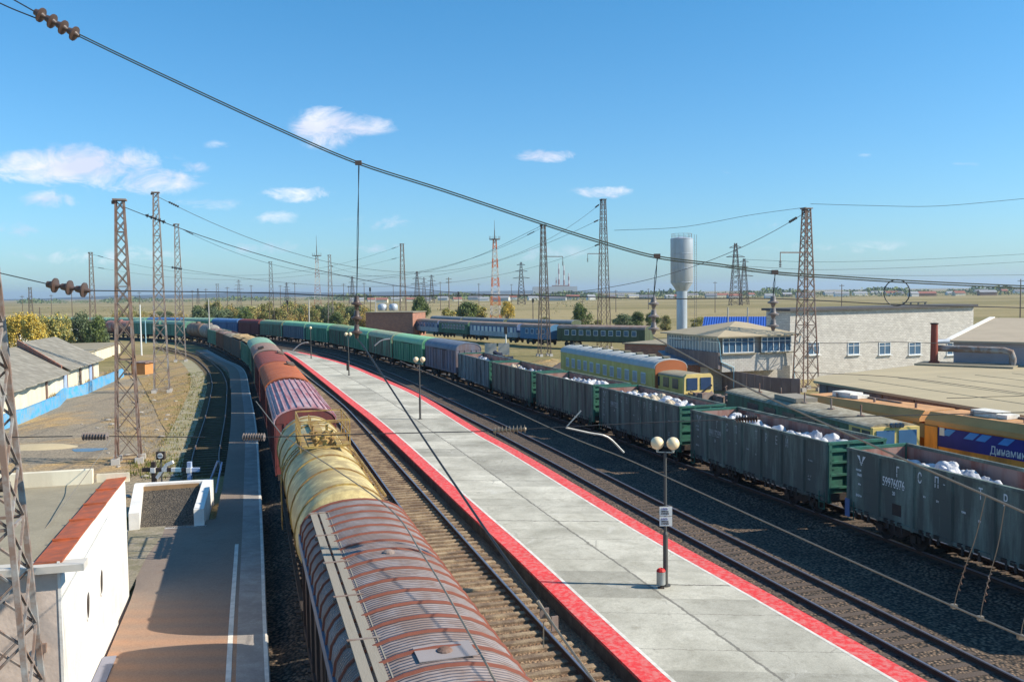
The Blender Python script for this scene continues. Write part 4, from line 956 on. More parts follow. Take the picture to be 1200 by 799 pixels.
# ---------------------------------------------------------------- lattice masts
def mast(name, label, base, h, wb, wt, m, rz, npan, group=None, mb=None, cap=True, legw=.11, arm=None, foot=True, cat='lattice mast', mtop=None):
    t = thing(name, label, cat, base, rz, group); mb = mb or m; wb *= .82; wt *= .82
    def cw(z): return (wb+(wt-wb)*z/h)/2
    for sx, sy in ((1, 1), (1, -1), (-1, 1), (-1, -1)):
        b = MB(); b.bar((sx*cw(0), sy*cw(0), .15), (sx*cw(h), sy*cw(h), h), legw); b.build('leg', m, t)
        if foot:
            f = MB(); f.prism([(-.28, -.5), (.28, -.5), (.2, .35), (-.2, .35)], sx*cw(0)-.25, sx*cw(0)+.25, ax='x')
            for i, v in enumerate(f.v): f.v[i] = (v[0], v[1]+sy*cw(0), v[2])
            f.build('footing', m_concrete, t)
    zs = [0.3]; r_ = (wt/wb)**(1/npan)
    tot = sum(r_**i for i in range(npan)); st = (h-.3)/tot
    for i in range(npan): zs.append(zs[-1]+st*r_**i)
    br = MB(); tw = legw*.42
    for i in range(npan):
        a, c = zs[i], zs[i+1]; wa, wc = cw(a), cw(c)
        C1 = [(wa, wa), (-wa, wa), (-wa, -wa), (wa, -wa)]; C2 = [(wc, wc), (-wc, wc), (-wc, -wc), (wc, -wc)]
        for k in range(4):
            p, q = C1[k], C1[(k+1) % 4]; u, v = C2[k], C2[(k+1) % 4]
            br.bar((p[0], p[1], a), (v[0], v[1], c), tw); br.bar((q[0], q[1], a), (u[0], u[1], c), tw)
            if i % 4 == 0: br.bar((p[0], p[1], a), (q[0], q[1], a), tw*1.3)
    br.build('bracing', mb, t)
    if cap:
        c = MB(); c.box((0, 0, h+.04), (wt+.35, wt+.35, .1)); c.box((-wt/2-.1, 0, h-.12), (.3, .2, .2)); c.build('cap', m, t)
    if arm:
        z, ln, side = arm
        a = MB(); a.bar((0, -cw(z)-.05, z), (side*ln, -cw(z)-.05, z), .12); a.bar((side*ln, -cw(z)-.05, z), (side*ln, -cw(z)-.05, z-.9), .06); a.build('bracket', m, t)
        d = MB()
        for k in range(4): d.lathe([(.02, 0), (.13, .02), (.13, .07), (.04, .13)], c=(side*ln, -cw(z)-.05, z-.98-.17*k), n=10)
        d.build('insulator', m_porc, t)
    return t
TH = R(17)
MAST = {}
def m_at(key, x, y, ytop, **k):
    p = G(x, y, GZ+.05); h = P(x, ytop, p.y).z-p.z
    MAST[key] = (Vector((p.x, p.y, p.z)), h)
    return p, h
def addm(key, x, y, yt, label, m, wb, wt, npan, group='lattice masts of the overhead line', mb=None, arm=None, rz=TH, name='lattice_mast', legw=.11):
    p, h = m_at(key, x, y, yt); return mast(name, label, p, h, wb, wt, m, rz, npan, group, mb, True, legw, arm)
addm('1', 151, 541, 235, 'rusty lattice mast on the yard behind the striped buffer beam', m_mast_rust, 1.7, .55, 15, mb=m_mast_brown)
addm('2', 190, 460, 226, 'grey lattice mast on brown grass, tallest one left of the siding', m_mast_grey, 1.9, .6, 18)
addm('3', 212, 424, 263, 'slim grey lattice mast close to the siding far end', m_mast_grey, 1.9, .7, 16)
addm('4', 110, 400, 296, 'slender lattice mast beside the dark bushes at the left', m_mast_brown, 1.9, .8, 14)
addm('14', 944, 457, 245, 'rusty brown lattice mast in front of the long white brick building', m_mast_rust, 2.3, .7, 17, arm=(14.2, 3.4, -1))
addm('13', 708, 408, 234, 'tall dark lattice mast beyond the yellow coach', m_mast_dark, 2.5, .9, 17, arm=(17.4, 3.4, -1))
addm('12', 638, 417, 264, 'dark lattice mast left of the yellow coach', m_mast_dark, 2.1, .7, 15, arm=(16.3, 3.2, 1))
addm('10', 473, 391, 286, 'brown lattice mast in front of the distant brick building', m_mast_brown, 2.3, .9, 13)
addm('9', 388, 384, 299, 'grey lattice mast among the yellow bushes', m_mast_grey, 2.1, .9, 12)
addm('7', 319, 387, 307, 'small dark lattice mast above the left bushes', m_mast_dark, 2., .9, 11)
addm('6', 256, 380, 333, 'short dark distant lattice mast left of the bushes', m_mast_dark, 2., .9, 8)
addm('5', 37, 384, 337, 'short distant lattice mast above the yellow trees', m_mast_dark, 2., .9, 8)
# nearest mast at the left edge
nb = Vector((-10.7, 18.36, .2))
nm = mast('lattice_mast', 'huge grey and rust lattice mast at the left edge beside the white building', nb, 17.3, 1.8, .72, m_mast_grey, TH, 19, 'lattice masts of the overhead line', m_mast_grey, True, .11)
nm.rotation_euler = (0, -.03, TH)
# radio masts
def radio(x, y, yt, ytip, label, m1, m2, wb):
    p = G(x, y, GZ); h = P(x, yt, p.y).z-p.z; tip = P(x, ytip, p.y).z-p.z
    t = thing('radio_mast', label, 'radio mast', p, .2)
    n = 9
    for i in range(n):
        z0, z1 = h*i/n, h*(i+1)/n; w0 = wb*(1-.72*i/n)/2; w1 = wb*(1-.72*(i+1)/n)/2
        b = MB()
        for sx, sy in ((1, 1), (1, -1), (-1, 1), (-1, -1)): b.bar((sx*w0, sy*w0, z0), (sx*w1, sy*w1, z1), .16)
        for j in range(2):
            za, zb = z0+(z1-z0)*j/2, z0+(z1-z0)*(j+1)/2; wa, wc = w0+(w1-w0)*j/2, w0+(w1-w0)*(j+1)/2
            for k in range(4):
                c = [(1, 1), (-1, 1), (-1, -1), (1, -1)]; p_, q_ = c[k], c[(k+1) % 4]
                b.bar((p_[0]*wa, p_[1]*wa, za), (q_[0]*wc, q_[1]*wc, zb), .09); b.bar((q_[0]*wa, q_[1]*wa, za), (p_[0]*wc, p_[1]*wc, zb), .09)
        b.build('tower_section', m1 if i % 2 == 0 else m2, t)
    b = MB(); b.lathe([(1.7, 0), (1.9, .1), (1.9, .25), (.2, .3)], c=(0, 0, h), n=12)
    for k in range(12): a = 2*pi*k/12; b.bar((1.8*cos(a), 1.8*sin(a), h+.2), (1.8*cos(a), 1.8*sin(a), h+1.2), .06)
    b.build('platform', m_mast_dark, t)
    b = MB(); b.cyl((0, 0, h), (0, 0, h+(tip-h)*.5), .18, .12, 6); b.cyl((0, 0, h+(tip-h)*.5), (0, 0, tip), .09, .04, 5); b.build('antenna', m_mast_dark, t)
m_wband = mat('mast_white_band', (.6, .56, .52), .7)
radio(581, 380, 281, 258, 'orange and white banded radio mast with round platform', m_orange_band, m_wband, 3.4)
radio(373, 376, 300, 276, 'dull red and white radio mast with round platform and long antenna', mat('mast_red_dull', (.33, .13, .09), .7), m_wband, 3.2)
# far power pylons
def pylon(base, h, label, ref=None):
    t = thing('power_pylon', label, 'power pylon', base, random.uniform(-.3, .3), 'power line pylons on the steppe')
    b = MB(); w = h*.09
    for sx, sy in ((1, 1), (1, -1), (-1, 1), (-1, -1)): b.bar((sx*w, sy*w, 0), (sx*w*.18, sy*w*.18, h), h*.008)
    for i in range(12):
        z0, z1 = h*i/12, h*(i+1)/12; wa, wc = w*(1-.82*i/12), w*(1-.82*(i+1)/12); c = [(1, 1), (-1, 1), (-1, -1), (1, -1)]
        for k in range(4):
            p_, q_ = c[k], c[(k+1) % 4]; b.bar((p_[0]*wa, p_[1]*wa, z0), (q_[0]*wc, q_[1]*wc, z1), h*.005); b.bar((q_[0]*wa, q_[1]*wa, z0), (p_[0]*wc, p_[1]*wc, z1), h*.005)
    b.build('frame', m_mast_dark, t)
    for z, l in ((.62, .2), (.78, .15), (.93, .1)):
        a = MB(); a.bar((-h*l, 0, h*z), (h*l, 0, h*z), h*.01); a.bar((-h*l, 0, h*z), (0, 0, h*(z+.04)), h*.006); a.bar((h*l, 0, h*z), (0, 0, h*(z+.04)), h*.006); a.build('crossarm', m_mast_dark, t)
    return t
for x, Y, yt, lb in ((611, 800, 307, 'pylon right of the orange banded radio mast'), (862, 620, 285, 'large pylon right of the water tower'), (872, 640, 303, 'lower pylon just behind the large one by the water tower'),
    (489, 900, 318, 'pylon just right of the brown lattice mast'), (497, 1100, 325, 'thin pylon between two others right of the brown mast'), (506, 1000, 322, 'third pylon in the cluster right of the brown mast'),
    (280, 1100, 328, 'distant pylon above the left bushes'), (413, 1100, 324, 'distant pylon beside the grey lattice mast'), (336, 1300, 331, 'tiny pylon left of the dull red radio mast'), (232, 1300, 338, 'tiny pylon beyond the left train')):
    p = P(x, 345, Y); p.z = GZ; pylon(p, P(x, yt, Y).z-GZ, lb)
# ---------------------------------------------------------------- cables
def insul(parent, p, q, n=4, r=.125, m=m_porc, rod=.03, name='insulator'):
    p = Vector(p); q = Vector(q); d = (q-p).normalized(); M = d.to_track_quat('Z', 'Y').to_matrix(); L = (q-p).length; st = L/n
    b = MB()
    for k in range(n):
        b.lathe([(.03, 0), (r*.42, .02*st), (r*.5, .3*st), (r*.6, .42*st), (r, .5*st), (r, .6*st), (r*.45, .66*st), (.03, .98*st)], c=p+d*st*k, n=14, M=M)
    b.build(name, m, parent, smooth=True)
def sag(p, q, s, n=26): 
    p = Vector(p); q = Vector(q); return [p.lerp(q, i/n)-Vector((0, 0, 4*s*(i/n)*(1-i/n))) for i in range(n+1)]
def wire(name, label, pts, r, m, cat='cable', group=None, n=5):
    pts = [Vector(p) for p in pts]; c = pts[0].copy(); b = MB(); b.tube([p-c for p in pts], r, n); o = b.build(name, m); o.location = c; return tag(o, label, cat, group)
def cr(pts, n=10):                       # smooth curve through points
    pts = [Vector(p) for p in pts]; pts = [2*pts[0]-pts[1]]+pts+[2*pts[-1]-pts[-2]]; out = []
    for i in range(1, len(pts)-2):
        a, b, c, d = pts[i-1:i+3]
        for k in range(n):
            t = k/n; out.append(.5*((2*b)+(c-a)*t+(2*a-5*b+4*c-d)*t*t+(3*b-a-3*c+d)*t**3))
    out.append(pts[-2]); return out
YS = 18.8                                # the headspan over the tracks close to the camera
def Q(x, y, Y=YS): return P(x, y, Y)
hs = thing('headspan', 'headspan of double green cable with brown disc insulators crossing the whole view', 'headspan cables', Q(30, 10))
o0 = Q(30, 10)
def rel(p): return Vector(p)-o0
top1 = cr([Q(-60, -42), Q(0, -9), Q(41, 14)]); top2 = cr([Q(-60, -28), Q(0, 4), Q(43, 22)])
b = MB(); b.tube([rel(p) for p in top1], .014, 5); b.tube([rel(p) for p in top2], .014, 5); b.build('cable', m_wire, hs)
insul(hs, rel(Q(41, 14)), rel(Q(93, 43)), 4, .155, m_porc)
mainc = [(92, 40), (150, 68), (250, 115), (335, 154), (420, 190), (520, 222), (640, 262), (710, 284), (770, 300), (840, 309), (908, 318.5), (980, 323.5), (1050, 328), (1130, 332), (1215, 335.5)]
for dz in (0, -.045):
    b = MB(); b.tube([rel(p+Vector((0, 0, dz*(1 if i else 1)))) for i, p in enumerate(cr([Q(x, y) for x, y in mainc], 6))], .0135, 5); b.build('cable', m_wireg, hs)
for x, y, yb, ii, dx in ((420, 191, 347, (347, 397), -2), (770, 300, 348, (348, 392), -4), (908, 319, 347, (347, 388), -2)):
    p = Q(x, y); q = Q(x+dx, ii[0]); e = Q(x+dx, ii[1])
    b = MB(); b.tube([rel(p), rel(p.lerp(q, .5)+Vector((.02, 0, 0))), rel(q)], .008, 5); b.tube([rel(p)+Vector((.02, 0, 0)), rel(p.lerp(q, .5)+Vector((-.01, .01, 0))), rel(q)], .007, 5); b.build('hanger', m_wire, hs)
    c = MB(); c.box(rel(p), (.13, .06, .09)); c.build('clamp', m_mast_dark, hs)
    insul(hs, rel(q), rel(e), 3, .115, m_porw if x != 420 else m_porc)
b = MB(); c_ = rel(Q(1051, 343)); b.tube([c_+Vector((.27*cos(a*pi/12), 0, .27*sin(a*pi/12))) for a in range(25)], .012, 5); b.build('wire_loop', m_wire, hs)
# upper and lower fixing cables
def fixing(label, segs, ins):
    o = thing('fixing_cable', label, 'headspan cables', segs[0][0]); c = segs[0][0]
    for sgm in segs:
        b = MB(); b.tube([p-c for p in sgm], .011, 5); b.build('cable', m_wire, o)
    for p, q, n, r, m in ins: insul(o, p-c, q-c, n, r, m)
    return o
fixing('upper fixing cable just above the horizon with three brown disc insulators at the left', [[Q(-40, 308), Q(0, 320), Q(57, 333)], cr([Q(106, 340.5), Q(300, 343), Q(418, 347), Q(600, 346), Q(768, 350), Q(907, 350), Q(1060, 357), Q(1220, 361)])], [(Q(55, 333), Q(106, 341), 3, .155, m_porc)])
fixing('lower fixing cable over the yard, tank wagon and platform with pale ribbed insulators', [[Q(-40, 513), Q(85, 511)], [Q(128, 511), Q(240, 512)], [Q(312, 512), Q(420, 508.5), Q(575, 505)], cr([Q(618, 502.5), Q(663, 500), Q(760, 495), Q(862, 491)]), [Q(888, 490), Q(1000, 488), Q(1240, 482)]],
       [(Q(96, 511), Q(127, 511), 9, .085, m_porw), (Q(284, 512), Q(311, 512), 9, .085, m_porw), (Q(578, 505), Q(617, 502.5), 9, .09, m_wirec), (Q(862, 491), Q(888, 490), 8, .085, m_porc)])
arm = MB(); apt = [Q(663, 501, 18.9), Q(690, 507, 18.95), Q(712, 512, 19.0), Q(731, 530, 19.15)]
arm.tube([p-apt[0] for p in cr(apt, 4)], .021, 6); arm.bar(Vector((0, 0, 0)), Q(681, 481, 18.9)-apt[0], .025)
o = arm.build('registration_arm', mat('arm_galvanised', (.5, .49, .46), .5, .3)); o.location = apt[0]; tag(o, 'pale bent steady arm holding the contact wire over the island platform', 'steady arm')
for k_, pts_ in enumerate((((343, 411), (349, 405.5), (355, 402), (361, 401)), ((439, 405), (445, 400), (450, 398), (457, 397)))):
    q_ = [P(x, y, 74-14*k_) for x, y in pts_]; am = MB(); am.tube([p-q_[0] for p in cr(q_, 4)], .045, 6); o = am.build('registration_arm', MATS['arm_galvanised']); o.location = q_[0]; tag(o, 'small distant curved steady arm over the %s' % ('platform far end' if k_ == 0 else 'track by the farthest green boxcars'), 'steady arm')
# contact and messenger wires of the two nearest electrified tracks
cB = cr([(469, 423, 46), (562, 472, 30), (660, 508, 22.7), (731, 531, 19.1), (806, 570, 16.35), (980, 649, 12.25), (1200, 746, 9.3), (1290, 786, 8.5)] and [P(469, 423, 46), P(575, 469, 31), P(660, 508, 22.7), P(733, 537, 19.1), P(806, 570, 16.35), P(980, 649, 12.25), P(1200, 746, 9.3), P(1500, 868, 7.2)])
wire('contact_wire', 'pale contact wire running diagonally past the gondolas at lower right', cB, .013, m_wirec, 'overhead wire')
mB_ = cr([P(766, 395, 18.3), P(860, 446, 15.1), P(975, 500, 12.3), P(1075, 545, 10.7), P(1155, 580, 9.8), P(1290, 640, 8.4)])
wire('messenger_wire', 'messenger wire descending to the lower right in front of the numbered gondola', mB_, .014, m_wirec, 'overhead wire')
mB2 = cr([P(764, 395, 18.3), P(700, 389, 27), P(640, 384, 40), P(560, 378, 62)])
cA = cr([P(330, 509, 19.2), P(446, 587, 15.5), P(495, 649, 12.4), P(560, 760, 8.9), P(581, 799, 8.25), P(640, 900, 6.8)])
wire('contact_wire', 'pale contact wire running down over the grey ribbed wagon roof', [P(300, 470, 26)]+cA, .012, m_wirec, 'overhead wire')
mA_ = cr([P(418, 396, 18.8), P(430, 412, 17.4), P(487, 499, 14), P(545, 585, 11.2), P(589, 649, 9.6), P(630, 704, 8.8)])
wire('messenger_wire', 'dark messenger wire sloping down from the hanging insulators over the platform', mA_, .016, m_wire, 'overhead wire')
wire('messenger_wire', 'brown lower end of the messenger wire above the empty track', cr([P(630, 704, 8.8), P(660, 748, 8.2), P(697, 799, 7.6), P(740, 860, 7)]), .012, m_wirec, 'overhead wire')
ck = thing('wire_anchor', 'rusty clamp and small plates on the wires above the empty track', 'wire clamp', P(640, 728, 8.7)); c0 = P(640, 728, 8.7)
b = MB(); b.box(P(650, 730, 8.6)-c0, (.07, .02, .14), rz=.4); b.box(P(638, 718, 8.7)-c0, (.09, .02, .1), rz=.2); b.build('plate', m_mast_rust, ck)
b = MB(); b.bar(P(637, 728, 8.7)-c0, P(637, 758, 8.7)-c0, .012); b.bar(P(630, 704, 8.8)-c0, P(650, 735, 8.6)-c0, .03); b.build('clamp', m_wirec, ck)
for (x1, y1, Y1), (x2, y2, Y2), lb in (((1155, 582, 9.8), (1118, 710, 10.4), 'twisted dropper wire on the left of the pair at lower right'), ((1178, 590, 9.6), (1149, 724, 10), 'twisted dropper wire on the right of the pair at lower right'),
                                   ((1230, 612, 9.2), (1196, 746, 9.4), 'dropper wire touching the right edge')):
    a, c = P(x1, y1, Y1), P(x2, y2, Y2); pts = [a, a.lerp(c, .35)+Vector((.02, 0, 0)), a.lerp(c, .62), a.lerp(c, .85)+Vector((-.01, 0, 0)), c]
    t = thing('dropper', lb, 'dropper wire', a, 0, None); b = MB(); b.tube([p-a for p in cr(pts, 5)], .005, 5); b.build('wire', m_wirec, t)
    k = MB(); k.tube([(a.lerp(c, .6+.25*i/12)-a)+Vector((.018*cos(i*2.1), .018*sin(i*2.1), 0)) for i in range(13)], .006, 4); k.build('twist', m_mast_rust, t)
    k = MB(); k.box(c-a, (.06, .05, .05)); k.build('clamp', m_wirec, t)
# droppers by the left messenger
for x, y0, y1, Y in ((363, 352, 352, 40),): pass
# distant headspans between mast pairs
def farspan(a, b_, s, label, dz=0, r=.03, ins=True):
    A, ha = MAST[a]; B, hb = MAST[b_]; p = A+Vector((0, 0, ha-.3-dz)); q = B+Vector((0, 0, hb-.3-dz)); pts = sag(p, q, s, 40); c = pts[0]
    t = thing('span_cable', label, 'overhead cable', c, 0, None); bb = MB(); bb.tube([x-c for x in pts], r, 4); bb.build('cable', m_wire, t)
    d = (pts[3]-pts[0]).normalized(); insul(t, d*1.6, d*2.9, 5, .14, m_wire); d2 = (pts[-4]-pts[-1]).normalized(); e = pts[-1]-c; insul(t, e+d2*1.6, e+d2*2.9, 5, .14, m_wire)
farspan('1', '14', 7.0, 'sagging cable between the rusty yard mast and the mast by the white brick building')
farspan('2', '13', 10.5, 'sagging cable between the tallest grey left mast and the tall dark mast')
farspan('3', '12', 8.0, 'sagging cable between the slim grey mast and the dark mast left of the yellow coach')
farspan('4', '10', 6.5, 'distant sagging cable between the slender left mast and the brown mast', 0, .035)
farspan('2', '13', 4.8, 'flatter cable below the top of the tallest grey left mast', 7.5, .025)
farspan('4', '10', 4.5, 'second distant cable lower on the slender left mast', 3, .03)
farspan('9', '13', 7, 'cable from the mast among bushes to the tall dark mast', 3, .03)
wire('feeder_cable', 'thin cable from the right mast top out to the right', cr([P(950, 239, 92), P(1020, 241, 92), P(1100, 241.5, 92), P(1210, 232, 92)]), .022, m_wire)
for ys, lb in (((304, 307, 304, 297), 'upper of the thin power lines across the right sky'), ((312, 316, 313, 306), 'second of the thin power lines across the right sky'), ((318, 322, 323, 322), 'lower thin power line across the right sky')):
    wire('power_line', lb, cr([P(x, y, 300) for x, y in zip((870, 960, 1080, 1215), ys)]), .05, m_wire)
for (pts, lb) in (([(720, 270), (800, 266), (880, 252), (945, 243)], 'thin wire from the tall dark mast towards the right mast'),):
    wire('feeder_cable', lb, cr([P(x, y, 130) for x, y in pts]), .03, m_wire)
for k, ys in enumerate(((401, 402, 403.5), (377, 392, 421), (437, 447, 461))):
    pass
wire('guy_cable', 'thin cable crossing the front of the long white brick building', cr([P(790, 398, 60), P(960, 402, 60), P(1060, 401, 60), P(1210, 407, 60)]), .02, m_wire)
wire('guy_cable', 'thin cable hanging over the tan flat roof', cr([P(930, 436, 45), P(1040, 441, 45), P(1120, 450, 45), P(1215, 463, 45)]), .015, m_wire)
wire('guy_cable', 'pale slack cable from the yard down to the flat roof of the white building', cr([G(131, 513, 1.5), P(125, 522, 33), P(88, 574, 27), P(30, 648, 22)]), .012, m_wirec)
wire('guy_cable', 'thin cable sloping left over the far sky from the dark masts', cr([P(640, 262, 146), P(560, 300, 165), P(500, 318, 185), P(420, 330, 210)]), .03, m_wire)
# ---------------------------------------------------------------- platform lamps
def lamp(base, h, label, two=True, shade=True, group='globe lamps along the island platform'):
    t = thing('platform_lamp', label, 'lamp post', base, 0, group)
    b = MB(); b.cyl((0, 0, 0), (0, 0, .04), .17, n=14); b.cyl((0, 0, .03), (0, 0, 1.75), .085, n=12); b.cyl((0, 0, 1.75), (0, 0, 1.85), .085, .05, n=12); b.cyl((0, 0, 1.85), (0, 0, h-.45), .05, n=12); b.build('pole', m_pole, t, smooth=True)
    c = MB()
    if two: c.bar((-.27, .0, h-.45), (.27, 0, h-.45), .035)
    xs = (-.26, .26) if two else (0,)
    for x in xs: c.cyl((x, 0, h-.46), (x, 0, h-.34), .03, .06, n=8)
    c.build('arm', mat('lamp_arm', (.4, .42, .38), .6) if 'lamp_arm' not in MATS else MATS['lamp_arm'], t)
    for x in xs:
        s = MB(); s.lathe([(.215*sin(a*pi/12), -.215*cos(a*pi/12)) for a in range(0, 13)], c=(x, 0, h-.15), n=20); s.v = s.v; g_ = s.build('globe', m_globe, t, smooth=True)
    return t
p = G(780, 686, .2); h = P(780, 521, p.y).z-.2+.2
lm = lamp(p, h, 'lamp with two globes, a notice and a bin, nearest of the platform lamps'); lm.rotation_euler = (0, 0, -.25)
p2 = G(492.5, 491, .2); lamp(p2, P(492, 419, p2.y).z-.2, 'lamp with two globes in the middle of the platform, second nearest')
p3 = G(409, 440, .2); l3 = lamp(p3, P(408, 390, p3.y).z-.2, 'third lamp with a black box at its foot'); q = MB(); q.box((-.12, -.1, 1.05), (.28, .2, .8)); q.build('switch_box', m_black, l3)
p4 = G(364.7, 420, .2); lamp(p4, P(364.7, 383, p4.y).z-.2, 'farthest platform lamp with a single globe', False)
pp_ = lm.location
sg_ = thing('notice_board', 'two white notice plates fixed to the nearest lamp post', 'notice plate', (pp_.x, pp_.y-.09, P(780, 604, pp_.y).z))
for k, z in enumerate((.17, -.17)):
    b = MB(); b.box((0, 0, z), (.42, .025, .31)); pl = b.build('plate', mat('plate_white', (.72, .72, .68), .6) if k == 0 else MATS['plate_white'], sg_)
    for j, (dz, hh, mm) in enumerate(((.08, .05, 'b'), (.005, .035, 'k'), (-.07, .05, 'k'))):
        col = MATS.get('ink_'+mm) or mat('ink_'+mm, (.12, .13, .35) if mm == 'b' else (.1, .09, .1), .7)
        text(('1 ПУТЬ' if k == 0 else '2 ПУТЬ') if j == 0 else ('ПЕРЕХОД' if j == 1 else 'К ПОЕЗДАМ'), .075 if j == 0 else .06, (-.16, -.014, z+dz-.025), (1, 0, 0), (0, 0, 1), col, pl, narrow=.85 if j < 2 else .72)
bn = thing('litter_bin', 'grey cylindrical litter bin with red bag at the foot of the nearest lamp', 'litter bin', (pp_.x-.19, pp_.y-.22, .2))
b = MB(); b.lathe([(.13, .12), (.15, .14), (.15, .55), (.155, .56), (.13, .56), (.12, .2)], n=18); b.build('drum', mat('bin_galvanised', (.38, .4, .39), .5, .3, .15, 4), bn, smooth=True)
b = MB(); b.bar((0, 0, 0), (0, 0, .13), .04); b.box((0, 0, .01), (.2, .2, .02)); b.build('stand', m_black, bn)
b = MB(); b.lathe([(.13, .5), (.155, .58), (.12, .64), (.07, .67), (.03, .63)], n=9); b.build('bag', mat('bag_red', (.5, .03, .03), .5), bn)
# ---------------------------------------------------------------- left side: white building, gravel box, buffer beam
hd = Vector((-.262, .965, 0)).normalized(); lf = Vector((-hd.y, hd.x, 0))      # along the tracks / to the left
wc = Vector((-10.42, 20.3, GZ)); LB = 9.9
wb = thing('white_building', 'low whitewashed building with red metal roof edge and two oval wall openings', 'building', wc, atan2(hd.y, hd.x)-pi/2)
# local frame: x right, y along tracks, z up
zt = 4.35
b = MB(); b.box((-6, LB/2, zt/2), (12, LB, zt)); b.build('wall', m_pink, wb)
b = MB(); b.box((.03, LB/2, zt/2+.1), (.06, LB+.04, zt+.2)); b.box((.09, LB*.36, .35), (.08, LB*.72, .7)); w1 = b.build('side_wall', m_wworn, wb)
for y in (2.9, 4.9):
    o_ = MB(); n = 16
    o_.prism([(y+.2*cos(2*pi*k/n), 2.55+.34*sin(2*pi*k/n)) for k in range(n)], .055, .075); o_.build('vent_opening', m_black, w1)
    o_ = MB(); M = Matrix.Diagonal((.2/.3, 1, 1)).to_3x3()
    rg = [(.06+.05*((j//2) % 2), 0, 0) for j in range(4)]
    vs = []; 
    for rr2, xx in ((.33, .06), (.33, .09), (.38, .09), (.4, .06)):
        vs += [(xx, y+rr2*.68*cos(2*pi*k/20), 2.55+rr2*1.05*sin(2*pi*k/20)) for k in range(20)]
    o_.add(vs, [(j*20+k, j*20+(k+1) % 20, (j+1)*20+(k+1) % 20, (j+1)*20+k) for j in range(3) for k in range(20)]); o_.build('opening_rim', m_white, w1)
b = MB(); b.box((-6.0, LB/2, zt+.02), (11.9, LB-.1, .14)); rf = b.build('roof', m_felt, wb)
b = MB()
for k in range(5):
    y0, y1 = LB*k/5+.0, LB*(k+1)/5-.03; z = zt+.22+.01*(k % 2)
    b.add([(-.5, y0, z-.04), (.11, y0, z), (.11, y1, z), (-.5, y1, z-.04), (-.5, y0, z-.1), (.11, y0, z-.05), (.11, y1, z-.05), (-.5, y1, z-.1)], [(0, 1, 2, 3), (4, 5, 6, 7), (0, 1, 5, 4), (1, 2, 6, 5), (2, 3, 7, 6), (3, 0, 4, 7)])
    b.box((-.2, y1+.01, z-.0), (.6, .05, .05))
b.build('roof_edge', m_redmetal, rf)
b = MB(); b.box((-5.5, .0, zt+.08), (12.2, .5, .16)); b.build('eaves', mat('eaves_dirty_white', (.55, .52, .47), .85, 0, .15, 1.5), wb)
b = MB(); b.box((-6.9, LB-.1, zt+.3), (12, .28, .5)); b.box((-.3, LB+.0, zt+.2), (1.0, .1, .3)); b.build('parapet', m_cream, rf)
pp2 = MB(); pp2.cyl((-9, 8.1, zt+.42), (-3.0, 8.35, zt+.42), .16, n=12); pp2.build('roof_pipe', m_black, rf)
for x in (-4.1, -7.8):
    q = MB(); q.box((x, 8.9, zt+.45), (.22, .22, .8)); q.box((x, 8.9, zt+.87), (.45, .3, .08)); q.build('roof_post', m_white, rf)
lmp = MB(); lmp.bar((-3.6, -.02, 3.0), (-3.6, -.5, 3.2), .03); lmp.lathe([(.16, 0), (.1, .1), (.03, .14)], c=(-3.6, -.5, 3.08), n=12); lmp.build('wall_lamp', m_pole, wb)
lmp = MB(); lmp.box((-.35, -.05, 2.6), (.14, .1, .2)); lmp.bar((-.35, -.06, 2.3), (-.35, -.06, 2.6), .025); lmp.build('wall_fitting', m_mast_rust, wb)
tr = MB(); tr.box((.33, 2.0, .32+.3), (.35, 4.5, .06)); tr.box((.2, 2.0, .3), (.28, 4.4, .55)); tr.build('duct', mat('duct_blue_grey', (.25, .25, .3), .7), wb)
poly([G(151, 694, .2), G(150, 640, .2), G(150, 612, .2), G(196, 610, .2), G(190, 628, .2), G(172, 652, .2)], .208, 'cobbled_ground', m_cobble)
# gravel box
def quad_wall(a, c, th, z0, z1, m, name, par): 
    d = (c-a).normalized(); n = Vector((-d.y, d.x, 0))*th/2; b = MB(); vs = [a-n, c-n, c+n, a+n]
    b.add([(v.x, v.y, z0) for v in vs]+[(v.x, v.y, z1) for v in vs], [(0, 1, 5, 4), (1, 2, 6, 5), (2, 3, 7, 6), (3, 0, 4, 7), (4, 5, 6, 7), (0, 1, 2, 3)]); return b.build(name, m, par)
gA, gB, gC, gD = [G(x, y, .75) for x, y in ((163, 571), (243, 566), (233, 601), (157, 606))]
og = (gA+gB+gC+gD)/4; og.z = GZ
gt = thing('gravel_box', 'white painted concrete box filled with gravel at the siding end', 'gravel box', og)
rel_ = lambda v: Vector((v.x-og.x, v.y-og.y, 0)); a_, b_, c_, d_ = map(rel_, (gA, gB, gC, gD))
quad_wall(a_+Vector((-.2, .0, 0)), b_+Vector((.3, 0, 0)), .38, 0, 1.35, m_white, 'back_wall', gt); quad_wall(b_, c_, .42, 0, 1.349, m_white, 'side_wall', gt)
quad_wall(d_+Vector((-.3, 0, 0)), c_+Vector((.3, 0, 0)), .28, 0, .62, m_white, 'front_wall', gt); quad_wall(d_, a_, .42, 0, 1.349, m_white, 'side_wall', gt)
b = MB(); b.add([(a_.x, a_.y, 1.1), (b_.x, b_.y, 1.1), (c_.x, c_.y, .6), (d_.x, d_.y, .6)], [(0, 1, 2, 3)]); gv = b.build('gravel', mat_ballast('gravel_brown', (.2, .16, .12), (.34, .28, .21), (.14, .11, .08), 16), gt); gv['kind'] = 'stuff'
b = MB(); b.bar(a_+Vector((.3, -.3, 1.16)), b_+Vector((-.3, -.3, 1.16)), .2); b.build('timber', mat('old_timber', (.28, .18, .1), .9, 0, .2, 2), gt)
